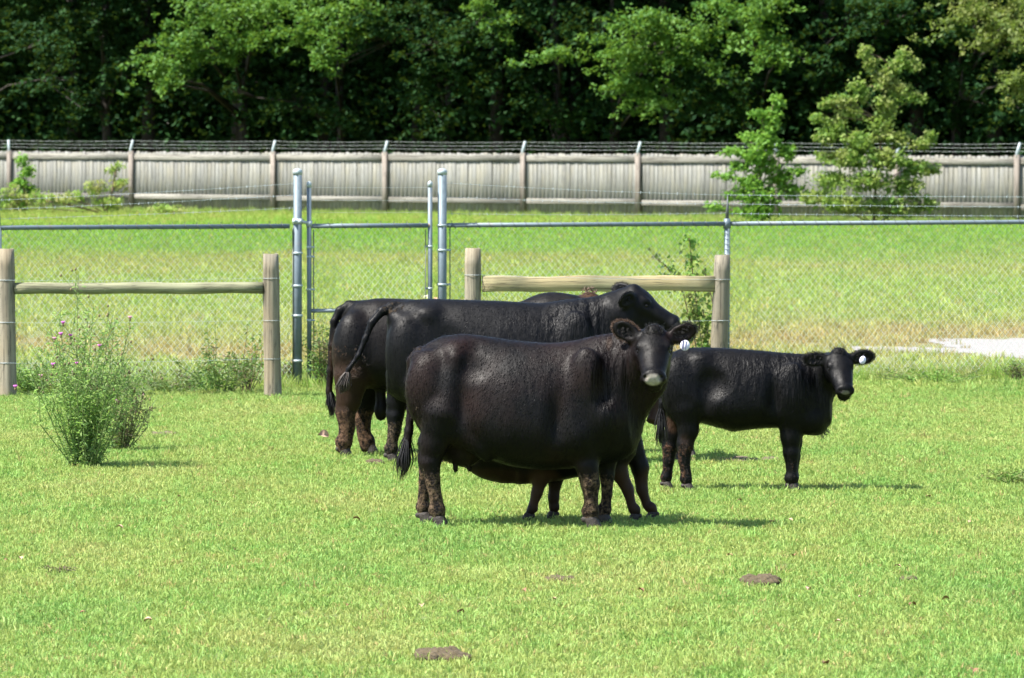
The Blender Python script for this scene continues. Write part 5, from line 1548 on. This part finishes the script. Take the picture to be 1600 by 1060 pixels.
# the vine climbing the chain-link beside the wooden post
Yv = link_Y(1090) - .06; V0 = np.array([X(1100, Yv), Yv, 0])
vine = empty('vine', tuple(V0), 'leafy green vine climbing the chain-link beside the leaning wooden post', 'vine')
mb = MB(); C = []; r = np.random.default_rng(61)
for path, dens in (([(1100, 600), (1096, 540), (1090, 490), (1084, 440), (1080, 405), (1077, 368)], 210), ([(1100, 600), (1085, 530), (1068, 460), (1052, 432), (1040, 415), (1020, 400)], 90),
                   ([(1100, 600), (1108, 560), (1106, 520), (1098, 485)], 170), ([(1095, 600), (1078, 555), (1070, 515), (1085, 480)], 110), ([(1104, 560), (1120, 510), (1112, 465), (1100, 420)], 50)):
    pts = [at(a, b, Yv) - V0 for a, b in path]; mb.tube(pts, [.006] * len(pts), 4, caps=False)
    for _ in range(dens):
        t = r.uniform(.12, 1) * (len(pts) - 1); i = min(int(t), len(pts) - 2); q = pts[i] + (pts[i + 1] - pts[i]) * (t - i)
        C.append(q + r.normal(0, 1, 3) * np.array([.055, .03, .04]))
leaf_cloud('leaves', np.array(C), .062, M['leaf_vine'], vine, .1, 62, .8)
mb.build('stem', M['brown_stem'], vine)

# the flowering thistle and its darker neighbour
def thistle(label, px, py, stems, H, spread, seed, flowers, buds, per, dark=False, extra=True):
    e, tips = weed('thistle_plant', label, px, py, stems, H, spread, M['leaf_thistle'] if not dark else M['leaf_weed'], seed, .046, per, cat='thistle', bare=.03, asp=.27)
    r = np.random.default_rng(seed + 1); mb = MB(); C, D_ = [], []
    for i in range(int(stems * 2.4)):                      # dense leafy base
        a = r.uniform(0, 6.283)
        for _ in range(10):
            q = np.array([math.cos(a), math.sin(a), 0]) * r.uniform(0, spread * .32); h = r.uniform(.02, H * .36)
            q = q * (1 + h); q[2] = h; C.append(q); d = r.normal(0, 1, 3); D_.append(d / np.linalg.norm(d))
    leaf_cloud('base_leaves', np.array(C), .05, M['leaf_weed'] if dark else M['leaf_thistle'], e, .3, seed, .28, dirs=np.array(D_))
    tips = sorted(tips, key=lambda q: -q[1])
    sb = MB(); spots = []
    for pts, h in tips:
        b, m, t = pts
        for _ in range(5):
            s_ = r.uniform(.35, .95); q = m + (t - m) * s_; d = np.array([r.normal(0, .10), r.normal(0, .10), r.uniform(.06, .2)])
            sb.tube([q, q + d * .6, q + d], [.0022, .0018, .0012], 3, caps=False); spots.append(q + d)
        spots.append(t)
    sb.build('side_shoots', M['twig'], e)
    r.shuffle(spots)
    for k in range(min(flowers, len(spots))):
        q = spots[k]; fb = MB()
        fb.ball((0, 0, 0), (.010, .010, .014), 8, 5)
        o = fb.build('bud', M['bud'], e); o.location = q
        p_ = MB()
        for j in range(18):
            a = 2 * math.pi * j / 18; rr = .016 * (1 if j % 2 else .6)
            p_.tube([(math.cos(a) * .004, math.sin(a) * .004, .008), (math.cos(a) * rr, math.sin(a) * rr, .030)], [.003, .0035], 3)
        p_.build('bloom', M['pink'] if k % 3 else M['pale_pink'], o)
    bb = MB()
    for q in spots[flowers:flowers + buds]: bb.ball(q, (.009, .009, .013), 6, 4)
    o = bb.build('seed_heads', M['bud'], e); o['kind'] = 'stuff'
    return e
thistle('tall airy thistle with pink flower heads growing in front of the left fence section', 130, 732, 56, 1.66, .50, 41, 13, 70, 95)
thistle('shorter darker thistle growing close behind the tall flowering one', 190, 706, 22, .95, .30, 42, 3, 24, 26, True)
fl = MB(); fl.ball((0, 0, 0), (.02, .02, .012), 8, 5); o = fl.build('flower', M['orange']); o.location = ground(128, 727) + [0, 0, .05]
st = MB(); st.tube([(0, 0, -.05), (0, 0, 0)], .003, 4); st.build('stem', M['twig'], o)
tag(o, 'small orange yellow flower at the foot of the tall thistle', 'flower')

# ------------------------------------------------------------------ things lying on the ground
def mound(name, label, px, py, rx, ry, h, mat, seed, cat, group=None, parts=1):
    g0 = ground(px, py); r = np.random.default_rng(seed)
    f = Field((-rx * 1.4, -ry * 1.4, -.02), (rx * 1.4, ry * 1.4, h * 2.2), max(.006, rx / 38))
    for i in range(parts * 9):
        a, q = r.uniform(0, 6.283), math.sqrt(r.uniform()) * .72
        s_ = r.uniform(.28, .5)
        f.ell((math.cos(a) * q * rx, math.sin(a) * q * ry, h * r.uniform(.05, .45)), (rx * s_, ry * s_, h * r.uniform(.45, .7)), .012)
    sl, (x, y, z) = f.region(f.lo, f.lo + f.n * f.vox)
    f.a += (.007 * np.sin(x * 70 + 3 * np.sin(y * 30)) * np.sin(y * 60 + seed) + .005 * np.sin(x * 150 + y * 60 + z * 110 + 2 * np.sin(x * 33))).astype(np.float32)
    me, _ = f.mesh(name)
    o = link(name, me, mat, loc=tuple(g0))
    return tag(o, label, cat, group)
mound('dung_pat', 'flat oval dried dung pat right of the cows in the near grass', 1200, 914, .170, .22, .062, M['dung'], 1, 'dung', 'dung pats on the grass')
mound('dung_pat', 'crusty cracked dung pat nearest the bottom edge below the front cow', 690, 1032, .175, .18, .060, M['dung'], 2, 'dung', 'dung pats on the grass')
mound('dung_pat', 'thin crumbled dung patch in the grass below the front hooves of the cow', 872, 909, .10, .12, .036, M['dung'], 3, 'dung', 'dung pats on the grass')
mound('dung_pat', 'small dark dung lump right of the flat oval pat', 1421, 910, .055, .10, .036, M['dung'], 4, 'dung', 'dung pats on the grass')
mound('dung_pat', 'low brown dung heap beside the hind hooves of the bull', 588, 727, .10, .14, .05, M['dung'], 5, 'dung', 'dung pats on the grass')
mound('dirt_patch', 'long bare strip of grey brown earth behind the legs of the heifer', 1172, 722, .27, .26, .034, M['dirt'], 6, 'dirt', 'bare earth patches')
mound('dirt_patch', 'faint bare strip of earth in the grass right of the thistle', 262, 681, .16, .2, .030, M['dirt'], 7, 'dirt', 'bare earth patches')
for i, (px, py, rx, h, mt, lab) in enumerate([(667, 470, .06, .07, 'stone', 'pale rounded stone seen beyond the gate stile above the cow back'), (681, 471, .11, .045, 'rstone', 'reddish stone seen between the gate stile and gate post'), (690, 471, .06, .035, 'stone', 'pale flat stone at the foot of the gate post beyond the cow back')]):
    mound('stone', lab, px, py, rx, .25, h * 1.3, M[mt], 20 + i, 'stone', 'stones beyond the gate')
# curled dead leaves scattered on the turf
def dead_leaf(px, py, s, mat, label, group, seed, cat='leaf'):
    r = random.Random(seed); n = 7; V = []
    for i in range(n):
        t = i / (n - 1); w = s * .42 * math.sin(math.pi * (t * .9 + .05)) * r.uniform(.8, 1.1)
        for j in (-1, 0, 1):
            V.append(((t - .5) * s, w * j, .012 + .022 * (abs(j)) * s / .08 + .02 * math.sin(t * 3) * s / .08))
    fs = [(i * 3 + j, (i + 1) * 3 + j, (i + 1) * 3 + j + 1, i * 3 + j + 1) for i in range(n - 1) for j in (0, 1)]
    o = MB().add(V, fs).build('dead_leaf', mat); g0 = ground(px, py); o.location = (g0[0], g0[1], .012); o.rotation_euler = (r.uniform(-.3, .3), r.uniform(-.3, .3), r.uniform(0, 6.28))
    return tag(o, label, cat, group)
o = dead_leaf(503, 692, .10, M['dead_pink'], 'pale pinkish curled leaf lying in the grass left of the bull hooves', None, 1); o.rotation_euler = (.9, .2, .5); o.location.z = .045
LF = [(186, 831), (342, 829), (556, 818), (280, 782), (338, 791), (366, 866), (232, 978), (894, 986), (873, 1018), (866, 945), (820, 931), (545, 954), (1235, 820), (1156, 788), (1207, 822), (1265, 929), (1140, 875), (1240, 876),
      (1345, 941), (1478, 944), (1520, 1058), (1310, 979), (1427, 954), (1290, 1047), (30, 880), (60, 965), (720, 965), (1402, 893), (1108, 868), (1450, 783), (1516, 823), (10, 882), (130, 965), (660, 955), (1000, 930), (1070, 990)]
for i, (px, py) in enumerate(LF):
    dead_leaf(px, py, random.Random(i).uniform(.028, .05), M['dead'] if i % 3 else M['dead_pink'], 'small curled brown fallen leaf lying in the grazed grass', 'fallen leaves on the pasture', 100 + i)
